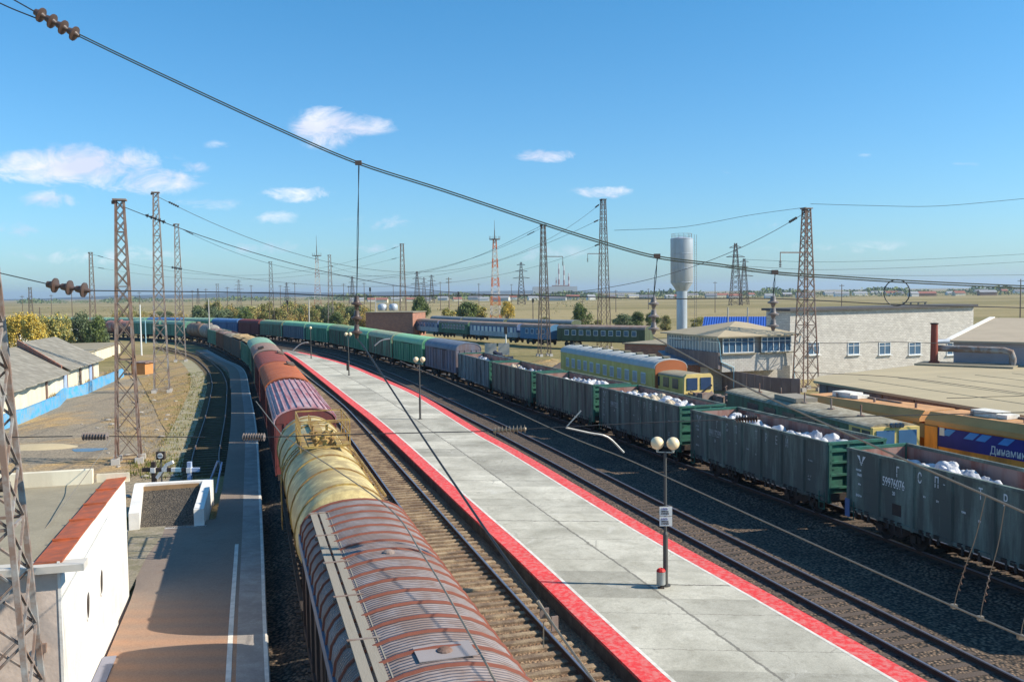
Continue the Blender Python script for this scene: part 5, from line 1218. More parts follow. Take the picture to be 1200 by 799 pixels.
# handrail
m_rail = mat('rail_pale_blue', (.35, .45, .65), .6)
q = [G(243, 571, .2), P(255, 540, 46.0), P(260, 541, 46.5), G(253, 577, .2)]
b = MB(); o_ = q[0]; b.tube([p-o_ for p in (q[0], q[1], q[2], q[3])], .05, 6); ob = b.build('handrail', m_rail); ob.location = o_; tag(ob, 'pale blue A shaped tube handrail beside the gravel box', 'handrail')
# buffer beam
bb_ = G(200, 566, GZ); Yb = 46.8
t = thing('buffer_stop', 'black and white striped buffer beam on two posts at the siding end', 'buffer stop', P(200, 565, Yb)*1.0)
t.location.z = GZ; lc = t.location.copy()
def L_(x, y): return P(x, y, Yb)-lc
for x, m in ((180, m_black), (222, m_rail)):
    b = MB(); a = L_(x, 548); a.z = 0; e = L_(x, 541); b.bar(a, e, .2); b.build('post', m, t)
    b = MB(); c = L_(x, 550.5); b.box(c, (.24, .28, .26)); b.build('clamp', m_white, t)
xs_ = [(167, 190, m_black), (190, 196, m_white), (196, 201, m_black), (201, 206, m_white), (206, 213, m_frameb), (213, 220, m_black), (224, 234, m_rail)]
for x0, x1, m in xs_:
    b = MB(); a = L_(x0, 550.5); c = L_(x1, 549.8); b.box((a+c)/2, ((c-a).length, .16, .2)); b.build('beam_segment', m, t)
b = MB(); b.bar(L_(184, 560), L_(196, 544), .16); b.bar(L_(196, 544), L_(203, 541), .16); b.build('strut', m_white, t)
sgp = P(188.5, 533.5, 48); t = thing('track_signal', 'small black box signal with white disc and bar beside the buffer stop', 'signal', (sgp.x, 48, GZ))
b = MB(); b.box((0, 0, sgp.z-GZ), (.44, .2, .42)); bx_ = b.build('box', m_black, t)
b = MB(); z = sgp.z-GZ; b.cyl((0, -.1, z), (0, -.125, z), .15, n=20); b.build('disc', m_white, bx_); b = MB(); b.box((0, -.128, z), (.26, .012, .03)); b.build('bar', m_black, bx_)
b = MB(); b.cyl((0, .02, 0), (0, .02, z-.2), .05, n=8); b.build('post', m_pole, t)
# ---------------------------------------------------------------- shed row, blue wall and yard bits
e0, e1 = Vector((-42.0, 73.0, GZ)), Vector((-50.2, 109.5, GZ)); ed = (e1-e0).normalized(); Ls = (e1-e0).length; bk = Vector((-.82, .57, 0))
sh = thing('shed_row', 'row of cream sheds under grey corrugated lean to roofs with a brick dividing parapet', 'shed', e0)
def sp_(s, dpt, z): v = ed*s+bk*dpt; return Vector((v.x, v.y, z))
ZE, ZR = 2.95, 5.3
b = MB(); b.add([sp_(0, 0, 0), sp_(Ls, 0, 0), sp_(Ls, 9, 0), sp_(0, 9, 0), sp_(0, 0, ZE), sp_(Ls, 0, ZE), sp_(Ls, 9, ZR-.1), sp_(0, 9, ZR-.1)], [(0, 1, 5, 4), (1, 2, 6, 5), (2, 3, 7, 6), (3, 0, 4, 7), (4, 5, 6, 7)]); b.build('wall', m_cream, sh)
split = 21.5
def roofslab(s0, s1, d0, d1, z0, z1, name, m, wav=.0):
    b = MB(); n = int((s1-s0)/1.2); rs = random.Random(3)
    for i in range(n+1):
        s = s0+(s1-s0)*i/n; j = rs.uniform(-wav, wav)
        b.v += [tuple(sp_(s, d0+j, z0)), tuple(sp_(s, d1, z1)), tuple(sp_(s, d1, z1-.08)), tuple(sp_(s, d0+j, z0-.08))]
        if i:
            k = (i-1)*4; b.f += [(k, k+1, k+5, k+4), (k+1, k+2, k+6, k+5), (k+2, k+3, k+7, k+6), (k+3, k, k+4, k+7)]; b.m += [0]*4
    b.f += [(0, 1, 2, 3), (n*4, n*4+1, n*4+2, n*4+3)]; b.m += [0, 0]
    return b.build(name, m, sh)
roofslab(-2, split, -1.3, 9.4, ZE-.12, ZR, 'roof', m_slate, .3); roofslab(split+.4, Ls+.5, -1.1, 9.8, ZE+.12, ZR+.35, 'roof', m_slate, .12)
b = MB(); b.add([sp_(split, 0.5, ZE-.2), sp_(split+.4, .5, ZE-.2), sp_(split+.4, 9.4, ZR), sp_(split, 9.4, ZR), sp_(split, .5, ZE+.55), sp_(split+.4, .5, ZE+.55), sp_(split+.4, 9.4, ZR+.75), sp_(split, 9.4, ZR+.75)], [(0, 1, 5, 4), (1, 2, 6, 5), (2, 3, 7, 6), (3, 0, 4, 7), (4, 5, 6, 7)]); b.build('parapet', m_bricko, sh)
for s, w, m in ((3.2, .5, m_mast_rust), (14.5, .35, m_mast_rust), (22.0, .4, m_mast_rust), (21.0, 1.1, m_rail), (27.8, .45, m_mast_rust), (33.6, .45, m_mast_rust), (32.2, 1.0, m_rail)):
    b = MB(); a = sp_(s, -.05, 0); c = sp_(s+w, -.05, 0); n = Vector((.12, .02, 0))
    b.add([a, c, c+n, a+n]+[v+Vector((0, 0, ZE-.05)) for v in (a, c, c+n, a+n)], [(0, 1, 5, 4), (1, 2, 6, 5), (2, 3, 7, 6), (3, 0, 4, 7), (4, 5, 6, 7)]); b.build('door' if m == m_rail else 'pier', m, sh)
bw = thing('blue_wall', 'low bright blue painted wall in front of the sheds', 'low wall', G(69, 474, GZ)); c = bw.location
pts = [G(-40, 522, GZ), G(0, 505, GZ), G(25, 496, GZ), G(68, 477, GZ), G(76, 468, GZ), G(100, 462.5, GZ), G(122, 452, GZ), G(144, 442, GZ)]
for i in range(len(pts)-1):
    a, e = pts[i], pts[i+1]; d = (e-a).normalized(); n = Vector((-d.y, d.x, 0))*.15; vs = [a-n-c, e-n-c, e+n-c, a+n-c]; h = 1.15+.08*(i % 2)
    b = MB(); b.add(vs+[v+Vector((0, 0, h)) for v in vs], [(0, 1, 5, 4), (1, 2, 6, 5), (2, 3, 7, 6), (3, 0, 4, 7), (4, 5, 6, 7)]); b.build('wall_panel', m_blue, bw)
def hut(name, label, cat, a, c, dp, h, mw, mr, slope=.0, over=.25, group=None):
    """box building from front-left a to front-right c (ground), depth dp"""
    a = Vector((a.x, a.y, GZ)); c = Vector((c.x, c.y, GZ)); d = (c-a); L = d.length; t = thing(name, label, cat, a, atan2(d.y, d.x), group)
    b = MB(); b.prism([(0, 0), (dp, 0), (dp, h+slope), (0, h)], 0, L); b.build('wall', mw, t)
    b = MB(); b.add([(-over, -over, h+.0), (L+over, -over, h+.0), (L+over, dp+over, h+slope+.02), (-over, dp+over, h+slope+.02)]+[(-over, -over, h+.16), (L+over, -over, h+.16), (L+over, dp+over, h+slope+.18), (-over, dp+over, h+slope+.18)],
                [(0, 1, 2, 3), (4, 5, 6, 7), (0, 1, 5, 4), (1, 2, 6, 5), (2, 3, 7, 6), (3, 0, 4, 7)]); r = b.build('roof', mr, t)
    return t, L, r
hut('cream_shed', 'long low cream shed with flat grey roof beyond the shed row', 'shed', G(101, 425, 0), G(141, 411, 0), 14, 1.9, m_cream, m_felt)
hut('orange_hut', 'small orange box hut beside the yard path', 'hut', G(154, 436, 0), G(170, 436, 0), 2.5, 1.6, mat('hut_orange', (.55, .26, .1), .8), m_mast_rust)
hut('white_fence_building', 'long low white wall building behind the sheds', 'building', G(16, 401, 0), G(75, 395, 0), 4, 2.2, m_white, m_felt)
hut('blue_kiosk', 'small pale blue hut among the dark bushes', 'hut', G(86, 398, 0), G(100, 392, 0), 4, 2.3, m_frameb, m_frame, .6)
hut('brick_store', 'distant red brick store house with flat roof behind the green boxcars', 'building', G(429, 393, 0), G(484, 393, 0), 9, 6.0, m_bricko, m_felt)
for x in (425+8, 446, 452, 463):
    pass
for x in (448, 461):
    p = P(x, 362, 243); t = thing('roof_tank', 'pale round tank on the roof of the distant brick store, %s one' % ('left' if x == 448 else 'right'), 'tank', (p.x, 243, 5.75)); b = MB(); b.lathe([(1.1, 0), (1.2, .2), (1.2, 1.3), (.9, 1.7), (.1, 1.9)], n=14); b.build('shell', m_tank, t, smooth=True)
# debris, stones, puddle
wt_ = bpy.data.materials.new('puddle'); wt_.use_nodes = True; wt_.node_tree.nodes['Principled BSDF'].inputs['Base Color'].default_value = (.05, .055, .06, 1); wt_.node_tree.nodes['Principled BSDF'].inputs['Roughness'].default_value = .05
c = G(103, 527, GZ+.06); o = poly([(c.x+1.1*cos(a)*(1+.25*sin(3*a)), c.y+.9*sin(a)*(1+.2*cos(2*a))) for a in [k*pi/9 for k in range(18)]], GZ+.062, 'puddle', wt_)
m_sand = mat('sand_pale', (.5, .41, .26), .95, 0, .1, 2, .3, 15); c = G(46, 518, 0)
b = MB(); b.lathe([(2.2, 0), (1.5, .15), (.6, .22), (.02, .24)], n=16, M=Matrix.Diagonal((1.25, .6, 1))); o = b.build('sand_heap', m_sand, smooth=True); o.location = (c.x, c.y, GZ+.04); tag(o, 'pale flat sand heap on the yard beside the near mast', 'sand heap')
rs = random.Random(5); m_stone = mat('concrete_lump', (.35, .32, .28), .9, 0, .2, 2, .4, 10); sm_ = []
for k in range(4):
    b = MB(); b.lathe([(.02, 0), (.3*rs.uniform(.8, 1.2), .02), (.34, .12), (.22, .26), (.02, .3)], n=7); b.v = [(x*rs.uniform(.8, 1.2), y*rs.uniform(.8, 1.2), z) for x, y, z in b.v]; o = b.build('stone', m_stone); sm_.append(o.data); bpy.data.objects.remove(o)
for k in range(46):
    if k < 14: p = G(rs.uniform(60, 205), rs.uniform(545, 590), GZ+.05)
    else: p = G(rs.uniform(90, 215), rs.uniform(430, 540), GZ+.05)
    o = bpy.data.objects.new('stone', rs.choice(sm_)); COL.objects.link(o); s_ = rs.uniform(.3, .8); o.scale = (s_, s_, s_*.7); o.location = p; o.rotation_euler = (0, 0, rs.uniform(0, 6)); tag(o, 'small concrete lump lying on the yard ground', 'stone', 'lumps scattered over the yard')
# weeds and dry grass tufts
def tufts(name, pts, m, hmin, hmax, label=None, per=7):
    b = MB()
    for p in pts:
        for k in range(per):
            a = rs.uniform(0, 6.28); h = rs.uniform(hmin, hmax); w = h*.12; dx, dy = cos(a), sin(a); q = Vector((p.x+rs.uniform(-.25, .25), p.y+rs.uniform(-.25, .25), p.z)); l = h*rs.uniform(.2, .7)
            b.add([q+Vector((-dy*w, dx*w, 0)), q+Vector((dy*w, -dx*w, 0)), q+Vector((dx*l, dy*l, h))], [(0, 1, 2)])
    o = b.build(name, m); o['kind'] = 'stuff'; return o
m_gr = mat('grass_green', (.12, .13, .03), .9, 0, .3, .3, world=True); m_gd = mat('grass_dry', (.36, .26, .12), .9, 0, .25, .3, world=True)
def inreg(n, fn): return [fn() for _ in range(n)]
tufts('dry_grass', inreg(2600, lambda: (lambda Y: Vector((rs.uniform(-15-.30*(Y-40)-9*min(1, max(0, (Y-50)/25)), -16-.33*(Y-42)+1.5), Y, GZ+.08)))(rs.uniform(42, 118))), m_gd, .05, .17)
tufts('green_weeds', inreg(900, lambda: (lambda Y: pS.pt(pS.sY(Y), rs.uniform(-3.5, 2.6), GZ+.08))(rs.uniform(52, 125)))+inreg(140, lambda: G(rs.uniform(150, 215), rs.uniform(540, 560), GZ+.08))+inreg(60, lambda: G(rs.uniform(150, 160), rs.uniform(608, 640), GZ+.1)), m_gr, .08, .28)
tufts('wall_weeds', [Vector((p.x-.6+rs.uniform(-.8, .3), p.y, GZ+.4)) for p in [pts[3].lerp(pts[4], rs.random()) for _ in range(40)]+[pts[4].lerp(pts[6], rs.random()) for _ in range(150)]+[pts[6].lerp(pts[7], rs.random()) for _ in range(50)]], m_gd, .3, .9)

# ---------------------------------------------------------------- right side buildings
def window(par, x, z, w, h, y=0, fm=None, gm=None, mull=1, tr_=True, name='window'):
    """front wall lies in the local xz plane at y; outward is -y"""
    f = MB(); t_ = .09
    for sx in (-1, 1): f.box((x+sx*(w/2-t_/2), y-.02, z), (t_, .1, h))
    for sz in (-1, 1): f.box((x, y-.02, z+sz*(h/2-t_/2)), (w-2*t_, .1, t_))
    for k in range(mull): xx = x-w/2+w*(k+1)/(mull+1); f.box((xx, y-.02, z), (.07, .09, h-2*t_))
    if tr_: f.box((x, y-.018, z+h*.22), (w-2*t_, .08, .06))
    fo = f.build(name, fm or m_frame, par)
    g_ = MB(); g_.box((x, y+.0, z), (w-.1, .03, h-.1)); g_.build('pane', gm or m_glassb, fo)
    return fo
# control building: two storeys, glazed upper floor
ca = G(843, 393, 5.5); u_ = Vector((.95, .31, 0)).normalized()
cb = thing('control_building', 'two storey white brick signal box with glazed upper floor and tan hipped roof', 'signal box', (ca.x, ca.y, GZ), atan2(u_.y, u_.x)); zf = -GZ
CW, CD = 9.0, 11.5
b = MB(); b.box((CW/2-.1, CD/2+1.4, 1.3), (CW-.6, CD-2.2, 2.6)); b.build('lower_wall', m_brickw, cb)
b = MB(); b.prism([(.3, 2.15), (CW-1.6, 2.15), (CW-1.25, 4.0), (.25, 4.0)], -.02, .3, ax='y'); b.box((CW/2, CD/2+.2, 3.25), (CW-.1, CD-.3, 1.5)); b.build('brick_panel', m_brickw, cb)
b = MB(); b.box((CW/2, CD/2+.25, 4.85), (CW-.3, CD-.4, 1.75)); up_ = b.build('upper_wall', mat('plaster_grey', (.42, .42, .42), .85, 0, .12, 1.2, 0, 20, (.3, .29, .28), .4, 1.2), cb)
for x, w in ((2.25, 3.7), (6.75, 3.6)):
    window(cb, x, 4.85, w, 1.6, y=.03, fm=m_frame, gm=m_glassb, mull=4)
    s_ = MB(); s_.box((x, -.1, 3.98), (w+.3, .4, .1)); s_.build('window_sill', m_felt, cb)
lw = thing('x', 'x', 'x'); bpy.data.objects.remove(lw)
for yk, w in ((2.2, 3.2), (5.9, 3.2), (9.5, 2.9)):   # left face: windows turned 90 degrees
    f = MB(); x = .16
    for k in range(6): f.box((x-.04, yk-w/2+w*k/5, 4.85), (.09, .08, 1.6))
    for z in (4.07, 5.2, 5.63): f.box((x-.04, yk, z), (.08, w, .08))
    fo = f.build('window', m_frame, cb); g_ = MB(); g_.box((x-.02, yk, 4.85), (.04, w, 1.55)); g_.build('pane', mat('glass_milky', (.25, .29, .33), .25) if 'glass_milky' not in MATS else MATS['glass_milky'], fo)
b = MB(); b.box((.0, CD/2, 3.3), (.25, CD, 1.7)); b.build('side_panel', m_purple, cb)
b = MB(); e = .5; zr = 6.0; pk = 7.15
b.add([(-e, -e, zr-.18), (CW+e, -e, zr-.18), (CW+e, CD+e, zr-.18), (-e, CD+e, zr-.18), (4.6, 4.4, pk), (CW-1.0, CD-4, pk-.3), (-e, -e, zr-.3), (CW+e, -e, zr-.3), (CW+e, CD+e, zr-.3), (-e, CD+e, zr-.3)],
      [(0, 1, 4), (1, 2, 5, 4), (2, 3, 5), (3, 0, 4, 5), (0, 1, 7, 6), (1, 2, 8, 7), (2, 3, 9, 8), (3, 0, 6, 9), (6, 7, 8, 9)])
b.build('roof', mat('roof_tan', (.42, .35, .24), .9, 0, .1, .6), cb)
b = MB(); b.tube([(CW+.4, -.4, zr-.35), (CW+.35, -.3, zr-1.0), (CW-.1, -.06, zr-1.4), (CW-.1, -.06, .2)], .06, 8); b.build('downpipe', m_frameb, cb)
b = MB(); b.tube([(-.4, -.3, zr-.35), (-.1, -.15, zr-.9), (.15, -.1, 3.2), (1.6, -.12, 2.6), (1.6, -.12, .5)], .06, 8); b.build('downpipe', m_frameb, cb)
# lean-to brick house left of it, with sloping grey-blue roof
hut('brick_annex', 'orange brick annex with sloping grey roof left of the signal box', 'building', G(798, 452, 0), G(848, 452, 0)+Vector((0, 1, 0)), 8, 2.6, m_bricko, mat('roof_bluegrey', (.2, .23, .28), .7, 0, .15, .8), .9)
hut('brick_shed', 'low orange brick shed with flat grey felt roof behind the yellow coach', 'shed', G(732, 424, 0), G(795, 427, 0), 16, 3.0, m_bricko, m_felt)
# blue roofed barn
a, c = Vector((31.6, 148, GZ)), Vector((46.5, 148, GZ)); t = thing('blue_barn', 'barn with bright blue metal gable roof behind the signal box', 'barn', a)
b = MB(); b.box((8, 7, 1.7), (16, 14, 3.4)); b.prism([(0, 3.4), (14, 3.4), (7, 5.6)], .1, 15.9); b.build('wall', mat('barn_blue_wall', (.05, .16, .5), .5), t)
b = MB()
for s, e in (((-.6, 3.3), (7, 6.0)), ((7, 6.0), (14.6, 3.3))): b.add([(-.6, s[0], s[1]), (17, s[0], s[1]), (17, e[0], e[1]), (-.6, e[0], e[1]), (-.6, s[0], s[1]-.12), (17, s[0], s[1]-.12), (17, e[0], e[1]-.12), (-.6, e[0], e[1]-.12)], [(0, 1, 2, 3), (4, 5, 6, 7), (0, 1, 5, 4), (1, 2, 6, 5), (2, 3, 7, 6), (3, 0, 4, 7)])
b.build('roof', m_blueroof, t); t.rotation_euler = (0, 0, -.28)
# long white brick building
a = P(926, 367, 104); c = P(1141, 357, 117.5); d = Vector((c.x-a.x, c.y-a.y, 0)); LW = d.length
bg_ = thing('white_brick_building', 'long two storey white brick building with low dark roof edge and four small windows', 'building', (a.x, a.y, GZ), atan2(d.y, d.x)); hW = P(926, 364, 104).z-GZ
b = MB(); b.prism([(0, 0), (4, 0), (4, hW+.1), (0, hW)], 0, LW); b.build('wall', m_brickw, bg_)
b = MB(); b.add([(-.4, -.45, hW-.05), (LW+.3, -.45, hW-.05), (LW+.3, 4.4, hW-.02), (-.4, 4.4, hW-.02), (-.4, -.45, hW+.22), (LW+.3, -.45, hW+.22), (LW+.3, 4.4, hW+.25), (-.4, 4.4, hW+.25)], [(0, 1, 2, 3), (4, 5, 6, 7), (0, 1, 5, 4), (1, 2, 6, 5), (2, 3, 7, 6), (3, 0, 4, 7)]); b.build('roof', mat('roof_dark_felt', (.1, .1, .11), .9, 0, .15, 1), bg_)
for x0, x1 in ((946, 960), (993, 1007), (1029.5, 1043.5), (1064.5, 1079), (1109, 1123)):
    # intersect the view ray with the wall plane
    def hit(px, py):
        r_ = ray(px, py); n_ = Vector((-d.y, d.x, 0)).normalized(); tt_ = (n_.dot(Vector((a.x, a.y, 0))))/(n_.dot(Vector((r_.x, r_.y, 0)))); w_ = Vector((r_.x*tt_, r_.y*tt_, H+r_.z*tt_)); return (w_-Vector((a.x, a.y, 0))).dot(d.normalized()), w_.z-GZ
    xa, z0 = hit(x0, 416); xb, z1 = hit(x1, 400.5)
    window(bg_, (xa+xb)/2, (z0+z1)/2, xb-xa, z1-z0, y=-.01, mull=1)
    s_ = MB(); s_.box(((xa+xb)/2, -.12, z0-.05), (xb-xa+.3, .28, .08)); s_.build('window_sill', m_frame, bg_)
p = P(1076, 354, 118); 
for k in range(5):
    pass
# flat roofed workshop in front
fr = [G(960, 446, 3.5), G(1200, 485, 3.5)]; d = (fr[1]-fr[0]).normalized(); a0 = fr[0]; 
fx = thing('flat_workshop', 'long low workshop with wide tan flat roof and grey concrete wall', 'workshop', (a0.x, a0.y, GZ), atan2(d.y, d.x)); LL = 34; dep = 30
zt2 = 3.5-GZ
b = MB(); b.box((LL/2, dep/2, zt2/2-.1), (LL, dep, zt2-.2)); b.build('wall', m_purple, fx)
bk1, bk2, bk3 = G(960, 440.5, 3.5), G(1072, 428, 3.5), G(1205, 426, 3.5); inv = Matrix.Rotation(-atan2(d.y, d.x), 3, 'Z')
def lx(v): w_ = inv @ Vector((v.x-a0.x, v.y-a0.y, 0)); return (w_.x, w_.y)
fx.children
ply = [(-.2, -.35), (LL, -.35), (LL, dep), lx(bk3), lx(bk2), lx(bk1)]
bpy.data.objects.remove([c for c in kids(fx)][0])
pw = [(.0, 0), (LL-.2, 0), (LL-.2, dep-.2), lx(bk3), lx(bk2), (lx(bk1)[0]+.1, lx(bk1)[1])]
b = MB(); b.prism(pw, 0, zt2-.16, ax='z'); b.build('wall', m_purple, fx)
b = MB(); b.prism(ply, zt2-.16, zt2, ax='z'); rf = b.build('roof', m_rooftan, fx)
b = MB()
for k in range(1, 6): b.box((LL/2, k*3.3-.2, zt2+.012), (LL-.4, .05, .02))
b.build('roof_seam', m_felt, rf)
b = MB(); b.tube([(LL*.35+x, 1+1.4*k, zt2+.02) for k, x in enumerate((0, .3, .2, .5, .4, .9, .8))], .02, 4); b.build('roof_cable', m_wire, rf)
for k in range(11): 
    b = MB(); b.box((1+3.1*k, -.03, zt2/2-.1), (.12, .08, zt2-.3)); b.build('wall_pier', m_mast_brown, fx)
# right annex with chimney and pipe
ra = Vector((38.4, 78.5, 0)); rc = Vector((47.7, 71.1, 0))
t, L, r = hut('grey_annex', 'grey rendered annex with sloping tan roof at the right edge', 'building', ra, rc, 18, 5.75, mat('annex_render', (.4, .37, .4), .9, 0, .12, .8), mat('roof_tan_sheet', (.42, .35, .26), .9, 0, .1, .5), 1.4, .5)
b = MB(); b.box((-.5, 9.5, 6.65), (.5, 18.6, .1), M=Matrix.Rotation(.077, 3, 'X')); b.build('roof_verge', m_white, r)
b = MB(); b.tube([(-1.0, -1.6, 5.3), (4.2, -1.6, 5.25), (4.7, -1.6, 5.1), (4.85, -1.6, 4.6), (4.85, -1.6, 3.95)], .28, 12); b.build('duct_pipe', m_mast_grey, t, smooth=True)
b = MB(); b.box((1.5, -2.2, 4.0), (7.5, 3.2, .14)); b.build('duct_base', m_felt, t)
pc = P(1094.5, 426, 77.5); t = thing('flue', 'rusty brown flue pipe with pale blue shadowed side standing on the flat roof', 'flue', (pc.x, 77.5, 3.5))
b = MB(); hh_ = P(1094, 380, 77.5).z-3.5; b.cyl((0, 0, 0), (0, 0, hh_), .32, .27, n=16); b.cyl((0, 0, 0), (0, 0, .3), .42, n=16); b.build('pipe', mat('flue_rust', (.25, .07, .05), .8, 0, .2, 2), t, smooth=True); b = MB(); b.cyl((0, 0, hh_), (0, 0, hh_+.12), .33, n=16); b.build('rim', m_black, t)
b = MB(); b.cyl((0, 0, 1.95), (1.3, .1, 1.97), .2, n=12); b.build('branch_pipe', m_tank, t)
# roof bench: small slatted frame on the big roof
p = P(1077, 354.5, 118); t = thing('roof_frame', 'small brown wooden frame on the roof of the long white brick building', 'wooden frame', (p.x, 119.3, hW+GZ+.24)); b = MB(); b.box((0, 0, .3), (3.2, .3, .12))
for x in (-1.4, -.5, .5, 1.4): b.box((x, 0, .12), (.12, .3, .35))
b.build('frame', m_wood, t)
# concrete panel fence
fp = [G(834, 450, 0), G(876, 458, 0), G(905, 464, 0), G(938, 466, 0)]
t = thing('concrete_fence', 'grey concrete panel fence in front of the signal box', 'fence', (fp[0].x, fp[0].y, GZ)); c = t.location.copy()
for i in range(len(fp)-1):
    a, e = fp[i], fp[i+1]; nseg = 3
    for k in range(nseg):
        p = a.lerp(e, k/nseg); q = a.lerp(e, (k+1)/nseg-.01); dd = (q-p).normalized(); n = Vector((-dd.y, dd.x, 0))*.06; vs = [Vector((v.x-c.x, v.y-c.y, 0)) for v in (p-n, q-n, q+n, p+n)]
        b = MB(); b.add(vs+[v+Vector((0, 0, 2.2)) for v in vs], [(0, 1, 5, 4), (1, 2, 6, 5), (2, 3, 7, 6), (3, 0, 4, 7), (4, 5, 6, 7)]); b.build('panel', m_purple, t)
# ---------------------------------------------------------------- water tower
wp = P(799, 340, 200); t = thing('water_tower', 'silver cylindrical water tower with conical base on a slim column', 'water tower', (wp.x, 200, GZ))
zT, zB, zC = P(799, 280, 200).z-GZ, P(799, 331, 200).z-GZ, P(799, 341, 200).z-GZ
b = MB(); b.lathe([(1.15, 0), (1.15, zC), (1.16, zC)], n=32); b.build('column', m_tank, t, smooth=True)
b = MB(); b.lathe([(1.15, zC), (2.45, zB), (2.45, zT), (2.3, zT+.12), (.1, zT+.5)], n=40); tk = b.build('tank', m_tank, t, smooth=True)
b = MB()
for z in (zB, zB+(zT-zB)*.33, zB+(zT-zB)*.66, zT-.05): b.lathe([(2.46, z-.06), (2.5, z-.03), (2.5, z+.03), (2.46, z+.06)], n=40)
b.build('weld_band', m_tank, tk)
b = MB()
for k in range(12): a = 2*pi*k/12; b.bar((2.2*cos(a), 2.2*sin(a), zT), (2.2*cos(a), 2.2*sin(a), zT+1.1), .05)
for z in (.55, 1.1): b.tube([(2.2*cos(2*pi*k/24), 2.2*sin(2*pi*k/24), zT+z) for k in range(25)], .03, 4)
b.build('railing', m_mast_grey, t)
b = MB()
for x in (2.75, 3.2): b.bar((x, -.3, 0), (x, -.3, zT+.9), .06)
for k in range(int(zT/.5)): b.bar((2.75, -.3, .5*k), (3.2, -.3, .5*k), .04)
for k in range(7): b.bar((1.1, -.2, 1+zC*k/7), (2.75, -.3, 1+zC*k/7), .05)
b.build('ladder', m_mast_grey, t)
# ---------------------------------------------------------------- motor cars and orange track machine
a, c = G(850, 455, 3.3), G(1022, 497, 3.3); d = (a-c).normalized(); L = (a-c).length; perp = Vector((d.y, -d.x, 0)); mid = (a+c)/2+perp*1.35
t = thing('motor_trolley', 'green track motor car with long flat body and yellow cab with blue tinted windows', 'track vehicle', (mid.x, mid.y, 0), atan2(d.y, d.x))
m_mg = mat('trolley_green', (.12, .22, .15), .6, 0, .15, 1, 0, 20, (.1, .09, .06), .5, 1.5, True); m_my = mat('trolley_yellow', (.75, .56, .2), .55, 0, .1, 1)
b = MB(); b.box((.9, 0, 1.95), (L-2, 2.5, 2.1)); b.build('body', m_mg, t)
b = MB(); b.prism(roofprof(2.6, 3.0, 3.3, 10, .05), -L/2+.2, L/2, 0); rr_ = b.build('roof', mat('trolley_roof', (.42, .38, .29), .85, 0, .15, 1, 0, 20, (.2, .17, .12), .5, 2), t)
for x in range(-6, 9, 3): q = MB(); q.cyl((x, .2, 3.25), (x, .2, 3.9), .05, n=6); q.cyl((x, .2, 3.25), (x, .2, 3.35), .2, n=8); q.build('roof_vent', m_mast_rust, rr_)
b = MB(); b.box((1.5, 0, 3.42), (2.6, 1.5, .25)); b.build('roof_hatch', m_wood, rr_)
b = MB(); b.box((-L/2+1.1, 0, 2.0), (2.2, 2.6, 2.2)); cb_ = b.build('cab', m_my, t)
for y in (-.62, .62): q = MB(); q.box((-L/2-.01, y, 2.55), (.06, 1.0, .8)); q.build('windscreen', mat('glass_sky', (.08, .18, .32), .15) if 'glass_sky' not in MATS else MATS['glass_sky'], cb_)
for x in (-L/2+.6, -L/2+1.5): q = MB(); q.box((x, 1.3, 2.5), (.7, .06, .8)); q.build('side_window', m_glass, cb_)
for y in (-.25, 0, .25): q = MB(); q.cyl((-L/2-.12, y, 3.2), (-L/2+.05, y, 3.2), .12, n=14); q.build('headlight', m_glass, cb_)
for sg in (-1, 1):
    for k in range(5): q = MB(); q.box((-L/2+4+k*2.4, sg*1.26, 2.4), (1.5, .05, .7)); q.build('side_window', m_glass, t)
b = MB(); b.box((0, 0, .95), (L-.3, 2.3, .3)); b.build('underframe', m_black, t)
for x in (-L/2+2.4, L/2-2.6): bogie(t, x)
# grey/green flat deck vehicle with loader just behind gondola
a2 = G(826, 447, 3.4); _k = 0
t = thing('yellow_railcar', 'yellow rail vehicle cab with two big blue windows in a rounded cream frame', 'track vehicle', (0, 0, 0), 0)
p0 = G(800, 449, 3.0); p0 = Vector((p0.x, p0.y, 0)); d2 = Vector((-.34, .94, 0)); f0 = P(818, 440, 72); t.location = (f0.x, 72, 0); t.rotation_euler = (0, 0, atan2(d2.y, d2.x))
b = MB(); b.box((3.2, 0, 2.15), (6.2, 2.5, 2.1)); b.build('body', m_cy, t)
b = MB(); b.prism(roofprof(2.6, 3.15, 3.45, 10), .1, 6.4); b.build('roof', m_felt, t)
fr_ = MB(); pr = [(-1.35, 1.9), (-1.3, 3.2), (-1.1, 3.45), (1.1, 3.45), (1.3, 3.2), (1.35, 1.9)]
fr_.prism([(y, z) for y, z in pr], -.12, .12); fo = fr_.build('cab_front', mat('cab_cream', (.7, .52, .2), .6), t)
for y in (-.62, .62): q = MB(); q.box((-.14, y, 2.68), (.06, .95, .95)); q.build('windscreen', mat('glass_deep', (.04, .07, .14), .12) if 'glass_deep' not in MATS else MATS['glass_deep'], fo)
for k in range(3): q = MB(); q.box((1.4+1.5*k, 1.26, 2.6), (.9, .05, .8)); q.build('side_window', m_glass, t)
b = MB(); b.bar((-.3, -1.1, 2.0), (-1.0, 0, 1.4), .12); b.bar((-.3, 1.1, 2.0), (-1.0, 0, 1.4), .12); b.bar((-.3, .9, 2.1), (-.6, -.9, 1.5), .1); b.build('bracket', m_mast_rust, t)
b = MB(); b.box((3, 0, .95), (6.6, 2.3, .3)); b.build('underframe', m_black, t); 
for x in (1.4, 4.8): bogie(t, x)
